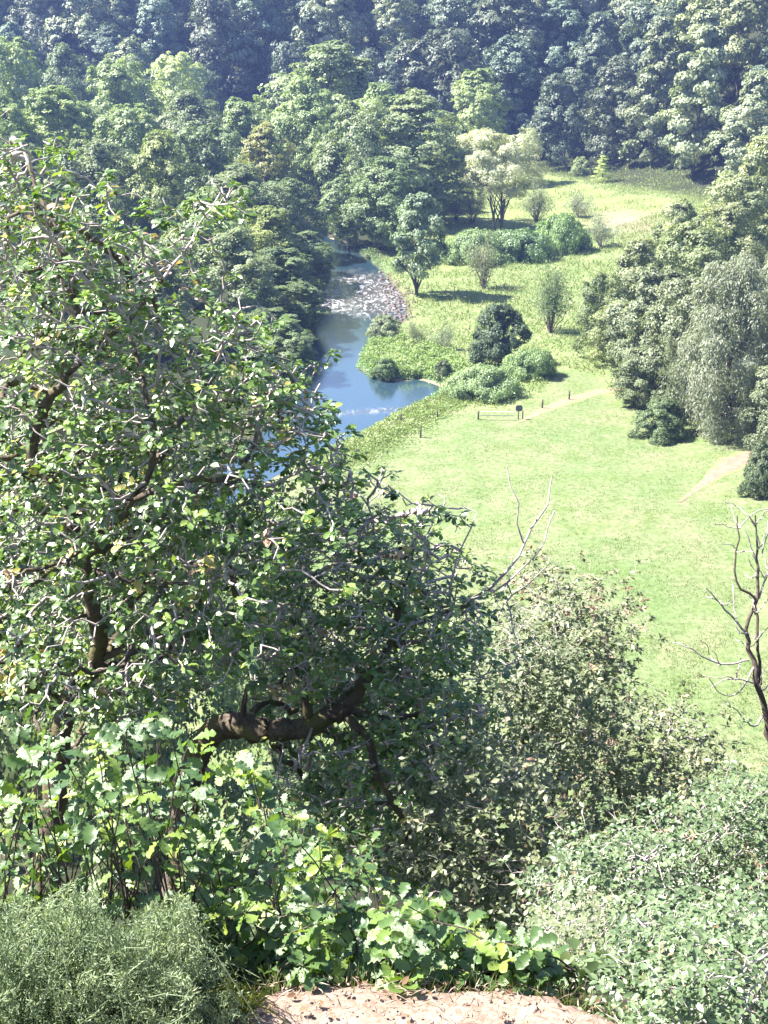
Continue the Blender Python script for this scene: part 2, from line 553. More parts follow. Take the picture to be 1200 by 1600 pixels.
def build_river():
    x0, y0 = RIVER.min(0) - 3
    x1, y1 = RIVER.max(0) + 3
    xs, ys = np.arange(x0, x1, .8), np.arange(y0, y1, .8)
    X, Y = np.meshgrid(xs, ys)
    s = poly_sdf(X, Y, RIVER)
    nx, ny = len(xs), len(ys)
    keep = (s < 1.4).reshape(-1)
    i = (np.arange(ny - 1)[:, None] * nx + np.arange(nx - 1)[None]).reshape(-1)
    q = np.stack([i, i + 1, i + nx + 1, i + nx], 1)
    q = q[keep[q].all(1)]
    used = np.unique(q)
    remap = np.zeros(nx * ny, int)
    remap[used] = np.arange(len(used))
    x, y = X.reshape(-1)[used], Y.reshape(-1)[used]
    yA, yB = flat(560, 428, WATER_Z)[1], flat(560, 494, WATER_Z)[1]
    yj = y + 3.0 * wob(x, y, .45, 21)
    rap = np.clip((yA + 3 - yj) / 9, 0, 1) * np.clip((yj - yB + 3) / 8, 0, 1)
    lip = flat(560, 644, WATER_Z)
    rap2 = np.exp(-((y - lip[1] - .25 * (x - lip[0])) / .7) ** 2) * .55
    rap = np.clip(np.maximum(rap, rap2 * (x < lip[0] + 4)) , 0, 1)
    z = WATER_Z + .05 * rap * wob(x, y, 1.8, 20)
    m, nt, out = new_mat('river water')
    geo = nt.nodes.new('ShaderNodeNewGeometry').outputs['Position']
    mp = nt.nodes.new('ShaderNodeMapping')
    nt.links.new(geo, mp.inputs[0])
    mp.inputs['Scale'].default_value = (.7, .5, 1.0)
    r = attr(nt, 'rapid')
    n1 = noise(nt, 1.1, 4, .55, mp.outputs[0], .8)
    n2 = noise(nt, 3.2, 5, .65, mp.outputs[0], 1.2)
    mp2 = nt.nodes.new('ShaderNodeMapping')
    nt.links.new(geo, mp2.inputs[0])
    mp2.inputs['Scale'].default_value = (.55, .22, 1.0)
    n3 = noise(nt, 1.5, 6, .72, mp2.outputs[0], 2.2)
    foam = ramp(nt, n3, [(.50, (0, 0, 0)), (.60, (1, 1, 1))])
    ff = math_node(nt, 'MULTIPLY', foam, math_node(nt, 'MULTIPLY', r, .95))
    base = mixc(nt, (.028, .058, .085), (.13, .09, .07), math_node(nt, 'MULTIPLY', r, .6))
    c = mixc(nt, base, (.62, .64, .68), ff)
    p = nt.nodes.new('ShaderNodeBsdfPrincipled')
    nt.links.new(c, p.inputs['Base Color'])
    rg = mixc(nt, (.06, .06, .06), (.5, .5, .5), ff)
    nt.links.new(rg, p.inputs['Roughness'])
    p.inputs['IOR'].default_value = 1.5
    p.inputs['Coat Weight'].default_value = 1.0
    p.inputs['Coat IOR'].default_value = 1.7
    p.inputs['Coat Roughness'].default_value = .12
    bp = nt.nodes.new('ShaderNodeBump')
    st = math_node(nt, 'ADD', .14, math_node(nt, 'MULTIPLY', r, .6))
    nt.links.new(st, bp.inputs['Strength'])
    bp.inputs['Distance'].default_value = .22
    nt.links.new(math_node(nt, 'ADD', n1, math_node(nt, 'MULTIPLY', n2, .5)), bp.inputs['Height'])
    nt.links.new(bp.outputs[0], p.inputs['Normal'])
    nt.links.new(p.outputs[0], out.inputs[0])
    me = mesh_np('river', np.stack([x, y, z], 1), remap[q].ravel(), np.arange(len(q)) * 4, np.full(len(q), 4), m, extra=dict(rapid=rap))
    tag(obj('river', me), 'narrow river with a rapid and a blue pool', 'river', kind='structure')


build_river()


def strip(name, px, width, mat, label, lift=.05):
    pts = np.array([on_ground(a, b)[:2] for a, b in px])
    d = np.r_[0, np.cumsum(np.hypot(*np.diff(pts, axis=0).T))]
    n = max(8, int(d[-1] / .6))
    s = np.linspace(0, d[-1], n)
    c = np.stack([np.interp(s, d, pts[:, 0]), np.interp(s, d, pts[:, 1])], 1)
    wv = np.interp(s, d, width)
    t = np.gradient(c, axis=0)
    t /= np.linalg.norm(t, axis=1)[:, None]
    nrm = np.stack([-t[:, 1], t[:, 0]], 1)
    K = 7
    rows = []
    for k in range(K):
        f = (k / (K - 1) - .5) * 2
        edge = 1 + .25 * wob(s + 40 * np.sign(f), 0 * s, 1.7, 30) * abs(f)
        q = c + nrm * (f * wv * .5 * edge)[:, None]
        z = ground_z(q[:, 0], q[:, 1]) + lift * (1 - .9 * abs(f) ** 4)
        rows.append(np.column_stack([q, z]))
    v = np.stack(rows, 1).reshape(-1, 3)
    i = (np.arange(n - 1)[:, None] * K + np.arange(K - 1)[None]).reshape(-1)
    Q = np.stack([i, i + 1, i + K + 1, i + K], 1)
    ed = np.tile(np.abs(np.linspace(-1, 1, K)) ** 2, n)
    me = mesh_np(name, v, Q.ravel(), np.arange(len(Q)) * 4, np.full(len(Q), 4), mat, extra=dict(edge=ed))
    return tag(obj(name, me), label, 'path', kind='structure')


def track_mat(name, a, b):
    m, nt, out = new_mat(name)
    geo = nt.nodes.new('ShaderNodeNewGeometry').outputs['Position']
    c = ramp(nt, noise(nt, 1.6, 6, .65, geo), [(.3, a), (.7, b)])
    g = ramp(nt, noise(nt, 2.2, 6, .65, geo), [(.3, (.115, .152, .050)), (.5, (.168, .200, .074)), (.72, (.24, .25, .118))])
    e = math_node(nt, 'ADD', attr(nt, 'edge'), math_node(nt, 'MULTIPLY', math_node(nt, 'SUBTRACT', noise(nt, 1.1, 5, .65, geo), .5), 2.2))
    f = ramp(nt, e, [(.28, (0, 0, 0)), (.75, (1, 1, 1))])
    p = nt.nodes.new('ShaderNodeBsdfPrincipled')
    nt.links.new(mixc(nt, c, g, f), p.inputs['Base Color'])
    p.inputs['Roughness'].default_value = .9
    bp = nt.nodes.new('ShaderNodeBump')
    bp.inputs['Strength'].default_value = .6
    bp.inputs['Distance'].default_value = .1
    nt.links.new(noise(nt, 5, 6, .7, geo), bp.inputs['Height'])
    nt.links.new(bp.outputs[0], p.inputs['Normal'])
    nt.links.new(p.outputs[0], out.inputs[0])
    return m


M_SAND = track_mat('sandy track', (.22, .165, .09), (.34, .265, .16))
M_RED = track_mat('red soil track', (.17, .115, .08), (.29, .215, .16))
strip('meadow_path', [(812, 660), (835, 649), (862, 637), (890, 626), (930, 615), (965, 608), (1005, 601), (1050, 592)], [.4, 1.1, 1.6, 1.9, 2.0, 1.7, 1.4, 1.4], M_SAND, 'sandy path across the meadow past the fence posts')
strip('meadow_path', [(1062, 786), (1080, 772), (1100, 757), (1125, 738), (1150, 722), (1175, 714), (1210, 706)], [.3, .6, 1.1, 2.0, 3.6, 3.6, 3.0], M_RED, 'bare reddish path entering the meadow from the right')
strip('gravel_bank', [(600, 594), (630, 598), (662, 597), (686, 606), (672, 616)], [.4, .8, 1.2, 1.6, .5], M_RED, 'small stony beach at the right tip of the pool', .12)
strip('sand_bank', [(470, 386), (492, 384), (512, 379), (522, 376)], [2.5, 4.0, 4.0, 2.0], M_SAND, 'pale sandy bank where the river bends away', .35)

# ------------------------------------------------------------------ haze
hz = bpy.data.meshes.new('haze')
hv = [(x, y, z) for z in (-4.0, 160.0) for x, y in ((-460, -90), (460, -90), (460, 660), (-460, 660))]
hz.from_pydata(hv, [], [(0, 3, 2, 1), (4, 5, 6, 7), (0, 1, 5, 4), (1, 2, 6, 5), (2, 3, 7, 6), (3, 0, 4, 7)])
hm, hnt, hout = new_mat('haze')
pv = hnt.nodes.new('ShaderNodeVolumePrincipled')
pv.inputs['Color'].default_value = HAZE_COLOR
pv.inputs['Density'].default_value = HAZE_DENSITY
pv.inputs['Anisotropy'].default_value = 0.2
hnt.links.new(pv.outputs[0], hout.inputs['Volume'])
hz.materials.append(hm)
tag(obj('haze', hz), 'thin blue haze filling the whole valley', 'haze', kind='stuff')


# ------------------------------------------------------------------ tree prototypes (unit height and radius in metres, scaled per copy)
def env(u, shape):
    if shape == 'dome':
        return np.sqrt(np.clip(1 - ((u - .42) / .62) ** 2, 0.02, 1))
    if shape == 'tall':
        return np.clip(np.sin(math.pi * (.14 + .84 * u)), 0.02, 1) ** .65
    if shape == 'cone':
        return (1 - u) ** .75 * .95 + .08
    if shape == 'umbrella':
        return np.clip(np.sqrt(np.clip(1 - ((u - .55) / .6) ** 2, 0.02, 1)), .1, 1)
    if shape == 'mound':
        return np.sqrt(np.clip(1 - (u * .97) ** 2, .02, 1))
    return np.ones_like(u)


def crown_points(rng, H, R, z0, lobes, subs, leaves, shape, lobe_r=.36, flat_=.75, spread=.42, weep=0.0, fill=.25, jit=.38):
    k = np.arange(lobes)
    u = (k + .5) / lobes
    u = np.clip(u + rng.uniform(-.5, .5, lobes) / lobes, 0.02, .98)
    az = k * 2.39996 + rng.uniform(-.5, .5, lobes)
    e = env(u, shape)
    rad = R * e * rng.uniform(.5, .8, lobes)
    inner = rng.rand(lobes) < fill
    rad = np.where(inner, rad * .35, rad)
    L = np.stack([rad * np.cos(az), rad * np.sin(az), z0 + (H - z0) * u * .93], 1)
    lr = R * lobe_r * rng.uniform(.65, 1.25, lobes) * (.55 + .45 * e)
    # subs
    Lr = np.repeat(np.arange(lobes), subs)
    outw = L[Lr] * [1, 1, 0]
    outw = outw / (R + 1e-6)
    d = norm(rng.normal(size=(len(Lr), 3)) * .8 + outw * 1.0 + np.array([0, 0, .55]))
    S = L[Lr] + d * (lr[Lr] * rng.uniform(.55, 1.08, len(Lr)))[:, None] * [1, 1, flat_]
    sr = lr[Lr] * spread * rng.uniform(.6, 1.3, len(Lr))
    # leaves
    Si = np.repeat(np.arange(len(Lr)), leaves)
    dd = norm(rng.normal(size=(len(Si), 3)) + d[Si] * .7 + np.array([0, 0, .25]))
    rr = sr[Si] * rng.uniform(.25, 1.0, len(Si)) ** .5
    C = S[Si] + dd * rr[:, None] * [1, 1, .7]
    body = norm((C - np.array([0, 0, z0 + (H - z0) * .42])) * [1, 1, R * 2 / max(H - z0, 1e-3)])
    N = norm(dd * .45 + norm(C - L[Lr][Si]) * .35 + body * .5 + np.array([0, 0, .28]) + rng.normal(size=C.shape) * jit)
    T = norm(dd * [1, 1, .2] + rng.normal(size=C.shape) * .5)
    if weep:
        dz = rng.exponential(weep, len(Si)) * (rng.rand(len(Si)) < .75)
        C[:, 2] -= np.minimum(dz, weep * 3)
        C[:, 2] = np.maximum(C[:, 2], .4 + .5 * rng.rand(len(C)))
        T = norm(T + np.array([0, 0, -1.4]))
        N = norm(N * [1, 1, .5] + rng.normal(size=C.shape) * .3)
    subvar = rng.uniform(0, 1, len(Lr))
    lobev = rng.uniform(0, 1, lobes)
    var = np.clip(.5 + .30 * (subvar[Si] - .5) + .35 * (lobev[Lr][Si] - .5) + rng.normal(size=len(Si)) * .16, 0, 1)
    C[:, 2] = np.maximum(C[:, 2], .05)
    return C, N, T, var, L, S


def trunk_tubes(rng, H, L, r0, top=.72, stems=1, lean=.04, limb=.35, base_spread=0.0):
    tb = Tubes()
    for s in range(stems):
        a = rng.uniform(0, 6.28)
        off = np.array([math.cos(a), math.sin(a), 0]) * base_spread * (stems > 1)
        n = 9
        t = np.linspace(0, 1, n)
        bend = np.array([rng.normal() * lean * H, rng.normal() * lean * H, 0])
        out = off * 6 * H * .05 if stems > 1 else 0
        pts = np.stack([0 * t, 0 * t, -0.5 + (H * top + .5) * t], 1) + off + bend * (t ** 2)[:, None] + (t[:, None] ** 1.3) * out
        pts[1:, :2] += rng.normal(size=(n - 1, 2)) * .008 * H
        rad = r0 * (1 - .85 * t) * (1 + .5 * np.exp(-t * 14))
        tb.add(pts, rad, 7)
        for Lc in L[rng.permutation(len(L))[:max(3, int(len(L) * limb))]]:
            k = int(np.clip((Lc[2] / H - .25) / top * n, 1, n - 2))
            p0 = pts[k]
            m = 5
            q = np.linspace(0, 1, m)[:, None]
            arc = p0 * (1 - q) + Lc * q + np.array([0, 0, 1]) * (np.sin(q * math.pi) * .06 * H) + rng.normal(size=(m, 3)) * .01 * H * (q > 0)
            tb.add(arc, rad[k] * .55 * (1 - .8 * q[:, 0]) + .01, 5)
    return tb


PROTO = {}


def make_proto(key, seed, H, R, z0f, lobes, subs, leaves, shape, size, mat, tmpl=T_QUAD, trunk=.22, bark=M_BARK, stems=1, base_spread=0, **kw):
    rng = rs(seed)
    C, N, T, var, L, S = crown_points(rng, H, R, H * z0f, lobes, subs, leaves, shape, **kw)
    sz = size * rng.uniform(.6, 1.3, len(C))
    cm = leaf_mesh('crown ' + key, C, N, T, sz, tmpl, mat, var)
    tm = trunk_tubes(rng, H, L, trunk, stems=stems, base_spread=base_spread).mesh('trunk ' + key, bark)
    PROTO[key] = (cm, tm, H, R)


# distant crowns (about 350 m away)
for k in range(4):
    make_proto('far_tall%d' % k, 100 + k, 20, 5.4, .05, 20, 30, 34, 'tall', .40, M_FAR, lobe_r=.48, flat_=1.0, spread=.27, jit=.24)
for k in range(3):
    make_proto('far_dome%d' % k, 120 + k, 18, 7.0, .08, 22, 30, 34, 'dome', .42, M_FAR, lobe_r=.42, flat_=1.0, spread=.26, jit=.24)
make_proto('far_cone', 130, 20, 5.0, .04, 34, 18, 34, 'cone', .42, M_FAR, lobe_r=.34, flat_=.4, spread=.45)
# woodland crowns (150 to 300 m)
for k in range(3):
    make_proto('dome%d' % k, 140 + k, 15, 6.0, .12, 28, 30, 36, 'dome', .31, M_WOOD, lobe_r=.38, flat_=1.1, spread=.28, jit=.3)
for k in range(3):
    make_proto('tall%d' % k, 150 + k, 18, 5.0, .10, 28, 30, 36, 'tall', .31, M_WOOD, lobe_r=.40, flat_=1.1, spread=.28, jit=.3)
# near riverside kinds
make_proto('airy', 160, 10, 2.9, .22, 26, 20, 24, 'tall', .27, M_PALE, lobe_r=.34, spread=.40, trunk=.16)
make_proto('willow', 161, 13, 5.6, .36, 36, 20, 46, 'umbrella', .34, M_PALE, T_NARROW, lobe_r=.30, spread=.42, stems=4, base_spread=.35, trunk=.17, fill=.1)
make_proto('birch', 162, 18, 5.0, .06, 40, 24, 60, 'tall', .30, M_PALE, T_NARROW, lobe_r=.30, spread=.36, weep=1.0, trunk=.18)
make_proto('broad0', 163, 12, 4.6, .08, 34, 24, 34, 'dome', .27, M_BUSH, lobe_r=.32, spread=.36, trunk=.2)
make_proto('broad1', 164, 13, 4.8, .08, 34, 24, 34, 'dome', .27, M_BUSH, lobe_r=.32, spread=.36, trunk=.2)
make_proto('bush0', 165, 5, 3.4, .02, 44, 18, 30, 'mound', .19, M_BUSH, lobe_r=.24, spread=.42, trunk=.08, stems=3, base_spread=.2)
make_proto('bush1', 166, 4, 3.4, .02, 40, 18, 30, 'mound', .19, M_BUSH, lobe_r=.24, spread=.42, trunk=.07, stems=3, base_spread=.2)
make_proto('bramble0', 167, 2, 4.0, .02, 40, 22, 40, 'mound', .17, M_BRAMBLE, lobe_r=.26, flat_=.4, spread=.5, jit=.6, trunk=.03, stems=3, base_spread=.3)
make_proto('bramble1', 168, 2, 4.0, .02, 40, 22, 40, 'mound', .17, M_BRAMBLE, lobe_r=.26, flat_=.4, spread=.5, jit=.6, trunk=.03, stems=3, base_spread=.3)
make_proto('conifer', 169, 14, 3.6, .04, 40, 12, 30, 'cone', .30, M_WOOD, T_NARROW, lobe_r=.34, flat_=.25, spread=.5, trunk=.2)


def make_twiggy(key, seed, H, R, nst, mat, size, n_leaf, bark=M_DARKTWIG):
    """many thin stems fanning out of one base, sparse leaves towards the tips"""
    rng = rs(seed)
    tb = Tubes()
    ends = []
    for s in range(nst):
        a = rng.uniform(0, 6.28)
        r = R * math.sqrt(rng.uniform(.05, 1))
        top = np.array([math.cos(a) * r, math.sin(a) * r, H * rng.uniform(.6, 1.0) * math.sqrt(max(.25, 1 - .75 * (r / R) ** 2))])
        t = np.linspace(0, 1, 8)[:, None]
        pts = np.array([0, 0, -.2]) + (top + [0, 0, .2]) * np.concatenate([t ** 1.1, t ** 1.1, t], 1) + rng.normal(size=(8, 3)) * .025 * H * t
        tb.add(pts, .065 * H / 6 * (1 - .8 * t[:, 0]), 5)
        for b in range(7):
            i = rng.randint(2, 7)
            e = pts[i] + norm(rng.normal(size=3) * .7 + (top / H) * .5 + [0, 0, .8]) * H * rng.uniform(.12, .3)
            mid = (pts[i] + e) / 2 + rng.normal(size=3) * .03 * H
            tb.add([pts[i], mid, e], [.022 * H / 6, .015 * H / 6, .009 * H / 6], 4)
            ends += [e, mid, pts[i]]
    ends = np.array(ends)
    Si = rng.randint(0, len(ends), n_leaf)
    C = ends[Si] + rng.normal(size=(n_leaf, 3)) * .065 * H
    C = C[C[:, 2] > H * rng.uniform(.18, .5, len(C))]
    n_leaf = len(C)
    N = norm(rng.normal(size=C.shape) + [0, 0, .6])
    cm = leaf_mesh('crown ' + key, C, N, unit(rng, n_leaf), size * rng.uniform(.6, 1.3, n_leaf), T_NARROW, mat, rng.uniform(0, 1, n_leaf))
    PROTO[key] = (cm, tb.mesh('stems ' + key, bark), H, R)


make_twiggy('twiggy0', 170, 6, 2.2, 12, M_PALE, .24, 6500)
make_twiggy('twiggy1', 171, 5, 2.4, 15, M_PALE, .22, 8500)
make_twiggy('twiggy2', 172, 3, 2.2, 18, M_PALE, .18, 7500, M_TWIG)


def plant(name, key, x, y, H, R, rot, tint, label, cat='tree', group=None, sink=.1, crown='crown', trunk='trunk'):
    cm, tm, h0, r0 = PROTO[key]
    t = thing(name, (x, y, gz(x, y) - sink), label, cat, group)
    t.rotation_euler = (0, 0, rot)
    t.scale = (R / r0, R / r0, H / h0)
    o = obj(trunk, tm, t)
    c = obj(crown, cm, t)
    c.color = (*tint, 1)
    return t


def at_dist(px, Y):
    """ground x for photo column px at distance Y"""
    d = Y * math.cos(PITCH) + 40 * math.sin(PITCH)
    return (px - 600) / FPX * d, d


def plant_px(name, key, px, top, Y, wpx, tint, label, cat='tree', group=None, seed=None, **kw):
    x, d = at_dist(px, Y)
    g = gz(x, Y)
    r = ray(px, top)
    ztop = CAM[2] + r[2] * (Y / r[1])
    H = max(1.0, ztop - g) * 1.02
    R = wpx / FPX * d * .5
    rng = random.Random(int(px * 7 + top * 3 + Y))
    return plant(name, key, x, Y, H, R, rng.uniform(0, 6.28), tint, label, cat, group, **kw)


# ------------------------------------------------------------------ far hillside forest, four rows
ORD = ['first', 'second', 'third', 'fourth', 'fifth', 'sixth', 'seventh', 'eighth', 'ninth', 'tenth', 'eleventh', 'twelfth', 'thirteenth', 'fourteenth', 'fifteenth',
       'sixteenth', 'seventeenth', 'eighteenth', 'nineteenth', 'twentieth']
for tens, tenth in (('twenty', 'thirtieth'), ('thirty', 'fortieth'), ('forty', 'fiftieth'), ('fifty', 'sixtieth'), ('sixty', 'seventieth')):
    ORD += ['%s-%s' % (tens, q) for q in ('first', 'second', 'third', 'fourth', 'fifth', 'sixth', 'seventh', 'eighth', 'ninth')] + [tenth]
FTONE = [('grey-green', (1.0, 1.0, 1.0)), ('dark green', (.72, .80, .80)), ('pale grey-green', (1.4, 1.36, 1.25)), ('blue-green', (.85, 1.0, 1.1)), ('yellow-green', (1.35, 1.3, .9))]
rng = random.Random(5)
flen = np.r_[0, np.cumsum(np.hypot(*np.diff(FOOT, axis=0).T))]


def foot_point(x_target, off):
    y = np.interp(x_target, FOOT[:, 0], FOOT[:, 1])
    e = .5
    dy = (np.interp(x_target + e, FOOT[:, 0], FOOT[:, 1]) - np.interp(x_target - e, FOOT[:, 0], FOOT[:, 1])) / (2 * e)
    n = np.array([-dy, 1.0]) / math.hypot(dy, 1)
    return x_target + n[0] * off, y + n[1] * off


ROWS = [(7, 'front', 15, (22, 36)), (27, 'second', 16, (25, 35)), (47, 'third', 16, (24, 33)), (66, 'top', 16, (22, 31))]
row_spots = [[], [], [], []]
taken = []
for row, (off, rowname, sp, hh) in enumerate(ROWS):
    s = rng.uniform(0, 5)
    while s < flen[-1]:
        xt = np.interp(s, flen, FOOT[:, 0])
        x, y = foot_point(xt, off + rng.uniform(-4, 4))
        u, v, d = project((x, y, gz(x, y) + 10))
        if -90 < u < 1290 and v > -190 and y > 150 and all((x - a) ** 2 + (y - b) ** 2 > 150 for a, b in taken):
            row_spots[row].append((u, x, y))
            taken.append((x, y))
        s += sp * rng.uniform(.75, 1.25)
for gx in np.arange(-140, 200, 5.0):          # fill the clearings the rows leave where the foot of the hill bends
    for gy in np.arange(230, 450, 5.0):
        x, y = gx + rng.uniform(-2, 2), gy + rng.uniform(-2, 2)
        fy = np.interp(x, FOOT[:, 0], FOOT[:, 1])
        if y < fy + 5:
            continue
        fd = float(line_sdf(np.array([x]), np.array([y]), FOOT)[0])
        if not 8 < fd < 72 or any((x - a) ** 2 + (y - b) ** 2 < 170 for a, b in taken):
            continue
        u, v, d = project((x, y, gz(x, y) + 10))
        if -90 < u < 1290 and v > -190:
            row_spots[min(3, int(np.argmin([abs(fd - r[0]) for r in ROWS])))].append((u, x, y))
            taken.append((x, y))
for row, (off, rowname, sp, hh) in enumerate(ROWS):
    spots = sorted(row_spots[row])
    for k, (u, x, y) in enumerate(spots):
        right = u > 820
        shape = rng.choice(['far_tall0', 'far_tall1', 'far_tall2', 'far_tall3', 'far_dome0', 'far_dome1', 'far_dome2'] + (['far_cone'] * 3 if right else []))
        ti = rng.choice([0, 0, 1, 3, 3, 2] + ([2, 2, 2, 4, 4, 2] if u > 760 and row > 0 else []))
        tone, tint = FTONE[ti]
        kind = {'far_t': 'tall', 'far_d': 'rounded', 'far_c': 'conical'}[shape[:5]]
        H = rng.uniform(*hh)
        if kind == 'rounded':
            H *= .9
        R = H * {'tall': .29, 'rounded': .38, 'conical': .25}[kind] * rng.uniform(.9, 1.15)
        j = rng.uniform(.72, 1.22)
        plant('forest_tree', shape, x, y, H, R, rng.uniform(0, 6.28), tuple(c * j for c in tint),
              '%s %s tree in the %s row of the hillside forest, %s from the left' % (kind, tone, rowname, ORD[k]), 'tree', 'trees of the far hillside forest')

# ------------------------------------------------------------------ woodland left of the river
LW = 'trees of the wood left of the river'
TG = dict(n=(1, 1, 1), d=(.8, .88, .82), y=(1.25, 1.22, .85), p=(2.3, 2.15, 2.0), t=(1.4, 1.2, .95), g=(1.2, 1.25, 1.1), l=(1.35, 1.4, 1.05))  # d: darker leaves, painting in the shade on the river bank trees
for px, top, Y, wpx, key, tn, label in [
    (35, 62, 300, 120, 'dome0', 'l', 'light green rounded treetop at the upper left edge of the valley wood'),
    (112, 76, 318, 90, 'dome1', 'd', 'dark small domed treetop standing up at the back of the left wood'),
    (195, 100, 295, 120, 'dome2', 'l', 'light green domed tree right of the dark small dome at the back'),
    (285, 84, 330, 100, 'dome0', 'p', 'whitish pale tree at the foot of the blue hillside, upper left'),
    (300, 148, 275, 120, 'dome1', 'n', 'mid green tree just below the whitish pale tree'),
    (390, 158, 268, 120, 'dome2', 'g', 'grey-green broad tree left of the tallest central tree'),
    (100, 135, 250, 150, 'tall0', 'l', 'light green broad crown below the dark small dome, left side'),
    (10, 150, 240, 140, 'dome1', 'l', 'light crown at the left edge behind the nearest oak'),
    (215, 165, 240, 130, 'dome0', 'g', 'grey-green crown in the middle of the left wood'),
    (330, 200, 228, 130, 'dome2', 'd', 'darker crown in the middle of the left wood, right of centre'),
    (415, 195, 240, 90, 'tall1', 't', 'tan tinted crown beside the tallest central tree'),
    (262, 212, 205, 120, 'dome1', 'y', 'yellow-green crown in the middle of the left wood'),
    (160, 225, 205, 130, 'dome2', 'n', 'mid green crown behind the topmost oak sprays'),
    (55, 235, 190, 140, 'tall2', 'n', 'crown at left seen through the upper oak leaves'),
    (380, 255, 200, 120, 'tall0', 'n', 'leafy tree above the dark overhang of the left river bank'),
    (448, 280, 212, 110, 'dome0', 'd', 'dark tree left of the river bend'),
    (330, 300, 175, 130, 'dome1', 'g', 'grey-green tree behind the yellow oak sprigs'),
    (420, 322, 186, 110, 'tall0', 'y', 'yellowish crown overhanging the left river bank'),
    (478, 362, 190, 92, 'tall1', 'd', 'dark narrow tree on the left bank beside the rapid'),
    (446, 385, 168, 110, 'tall2', 'd', 'dark tree overhanging the water left of the rapid'),
    (372, 360, 155, 130, 'tall1', 'n', 'tree behind the right tips of the left oak'),
    (470, 440, 160, 84, 'tall0', 'd', 'low dark tree over the shaded water, left bank'),
    (424, 480, 148, 110, 'tall2', 'd', 'low dark tree just above the blue pool, left bank'),
    (250, 380, 150, 150, 'dome2', 'n', 'tree hidden behind the middle of the left oak'),
    (462, 430, 166, 92, 'tall0', 'd', 'dark tree between the rapid and the left oak, over the water'),
    (452, 500, 141, 88, 'tall1', 'd', 'lowest dark tree at the pool, left bank, beside the oak tips'),
    (120, 330, 150, 160, 'dome0', 'n', 'tree hidden behind the left edge oak leaves'),
]:
    plant_px('woodland_tree', key, px, top, Y, wpx * 1.12, TG[tn], label, 'tree', LW)

# centre group by the river bend
CG = 'trees of the central clump by the river bend'
for px, top, Y, wpx, key, tn, label in [
    (522, 66, 275, 165, 'tall0', 'n', 'tallest tree of the central clump, at its back left'),
    (478, 128, 262, 110, 'dome1', 'g', 'broad crown on the left shoulder of the tallest central tree'),
    (590, 128, 262, 90, 'tall2', 'g', 'crown on the right shoulder of the tallest central tree'),
    (640, 146, 244, 145, 'tall1', 'n', 'big round-headed tree at the right of the central clump'),
    (562, 165, 240, 110, 'dome2', 'n', 'leafy tree in the middle of the central clump'),
    (602, 245, 216, 100, 'tall0', 'd', 'dark pointed tree at the front of the central clump'),
    (545, 275, 222, 84, 'dome0', 'd', 'dark tree overhanging the far river bend'),
    (668, 270, 240, 62, 'dome1', 'd', 'dark lower tree at the right foot of the central clump'),
]:
    plant_px('riverside_tree', key, px, top, Y, wpx * 1.2, tuple(1.18 * q for q in TG[tn]), label, 'tree', CG)
plant_px('riverside_tree', 'tall2', 738, 106, 300, 108, (1.5, 1.5, 1.3), 'upright pale green tree standing behind the silvery willow', 'tree')
plant_px('riverside_tree', 'dome1', 684, 188, 295, 50, (1.2, 1.2, 1.1), 'small tree between the central clump and the upright pale tree', 'tree')

# the wood goes on beyond both edges of the view: one mass
rng = rs(77)
Cs, Ns, Ts, Vs = [], [], [], []
spots = []
for q in range(4000):
    y = rng.uniform(95, 440)
    d = y * math.cos(PITCH) + 40 * math.sin(PITCH)
    u = rng.choice([rng.uniform(-1100, -90), rng.uniform(1300, 2100)])
    x = (u - 600) / FPX * d
    fy = np.interp(x, FOOT[:, 0], FOOT[:, 1])
    hillside = 5 < y - fy and line_sdf(np.array([x]), np.array([y]), FOOT)[0] < 70
    if not (hillside or (x < -20 and y < fy and (y > 130 or x < -45))):
        continue
    if poly_sdf(np.array([x]), np.array([y]), RIVER)[0] < 7 or any((x - a) ** 2 + (y - b) ** 2 < 150 for a, b in spots):
        continue
    spots.append((x, y))
    if len(spots) >= 95:
        break
for x, y in spots:
    H, R_ = rng.uniform(16, 24), rng.uniform(5.5, 7.5)
    C, N, T, v, _, _ = crown_points(rng, H, R_, .6, 14, 8, 6, 'dome', lobe_r=.42, flat_=1.0, spread=.4, jit=.3)
    Cs.append(C + [x, y, gz(x, y)])
    Ns.append(N)
    Ts.append(T)
    Vs.append(np.clip(v + rng.normal() * .12, 0, 1))
Cs, Ns, Ts, Vs = map(np.concatenate, (Cs, Ns, Ts, Vs))
tag(obj('distant_woodland', leaf_mesh('distant_woodland', Cs, Ns, Ts, rng.uniform(.9, 1.7, len(Cs)), T_KITE, M_WOOD, Vs)), 'woodland carrying on beyond both edges of the view', 'woodland', kind='stuff')

# ------------------------------------------------------------------ single trees and bushes on the right bank


def Yof(px, py):
    return on_ground(px, py)[1]


S = plant_px
S('ash_tree', 'airy', 650, 298, Yof(652, 462), 98, (1.0, 1.12, 1.0), 'slender grey-green tree with a visible trunk on the right river bank')
S('willow_tree', 'willow', 778, 208, Yof(792, 360), 136, (2.15, 1.92, 1.9), 'silvery white willow with bare forked stems in the glade')
S('shrub', 'twiggy0', 737, 285, Yof(738, 350), 46, (1.5, 1.4, 1.2), 'thin pale sapling just left of the silvery willow', 'shrub')
S('shrub', 'twiggy0', 756, 358, Yof(756, 452), 52, (1.1, 1.05, .95), 'nearly bare grey shrub with upright stems left of the bramble bank', 'shrub')
S('shrub', 'twiggy1', 860, 418, Yof(860, 520), 74, (.8, .95, .7), 'vase shaped shrub with dark stems at the meadow corner', 'shrub')
S('shrub', 'bush0', 781, 474, Yof(782, 565), 108, (.50, .62, .55), 'dense dark round bush above the pool', 'shrub')
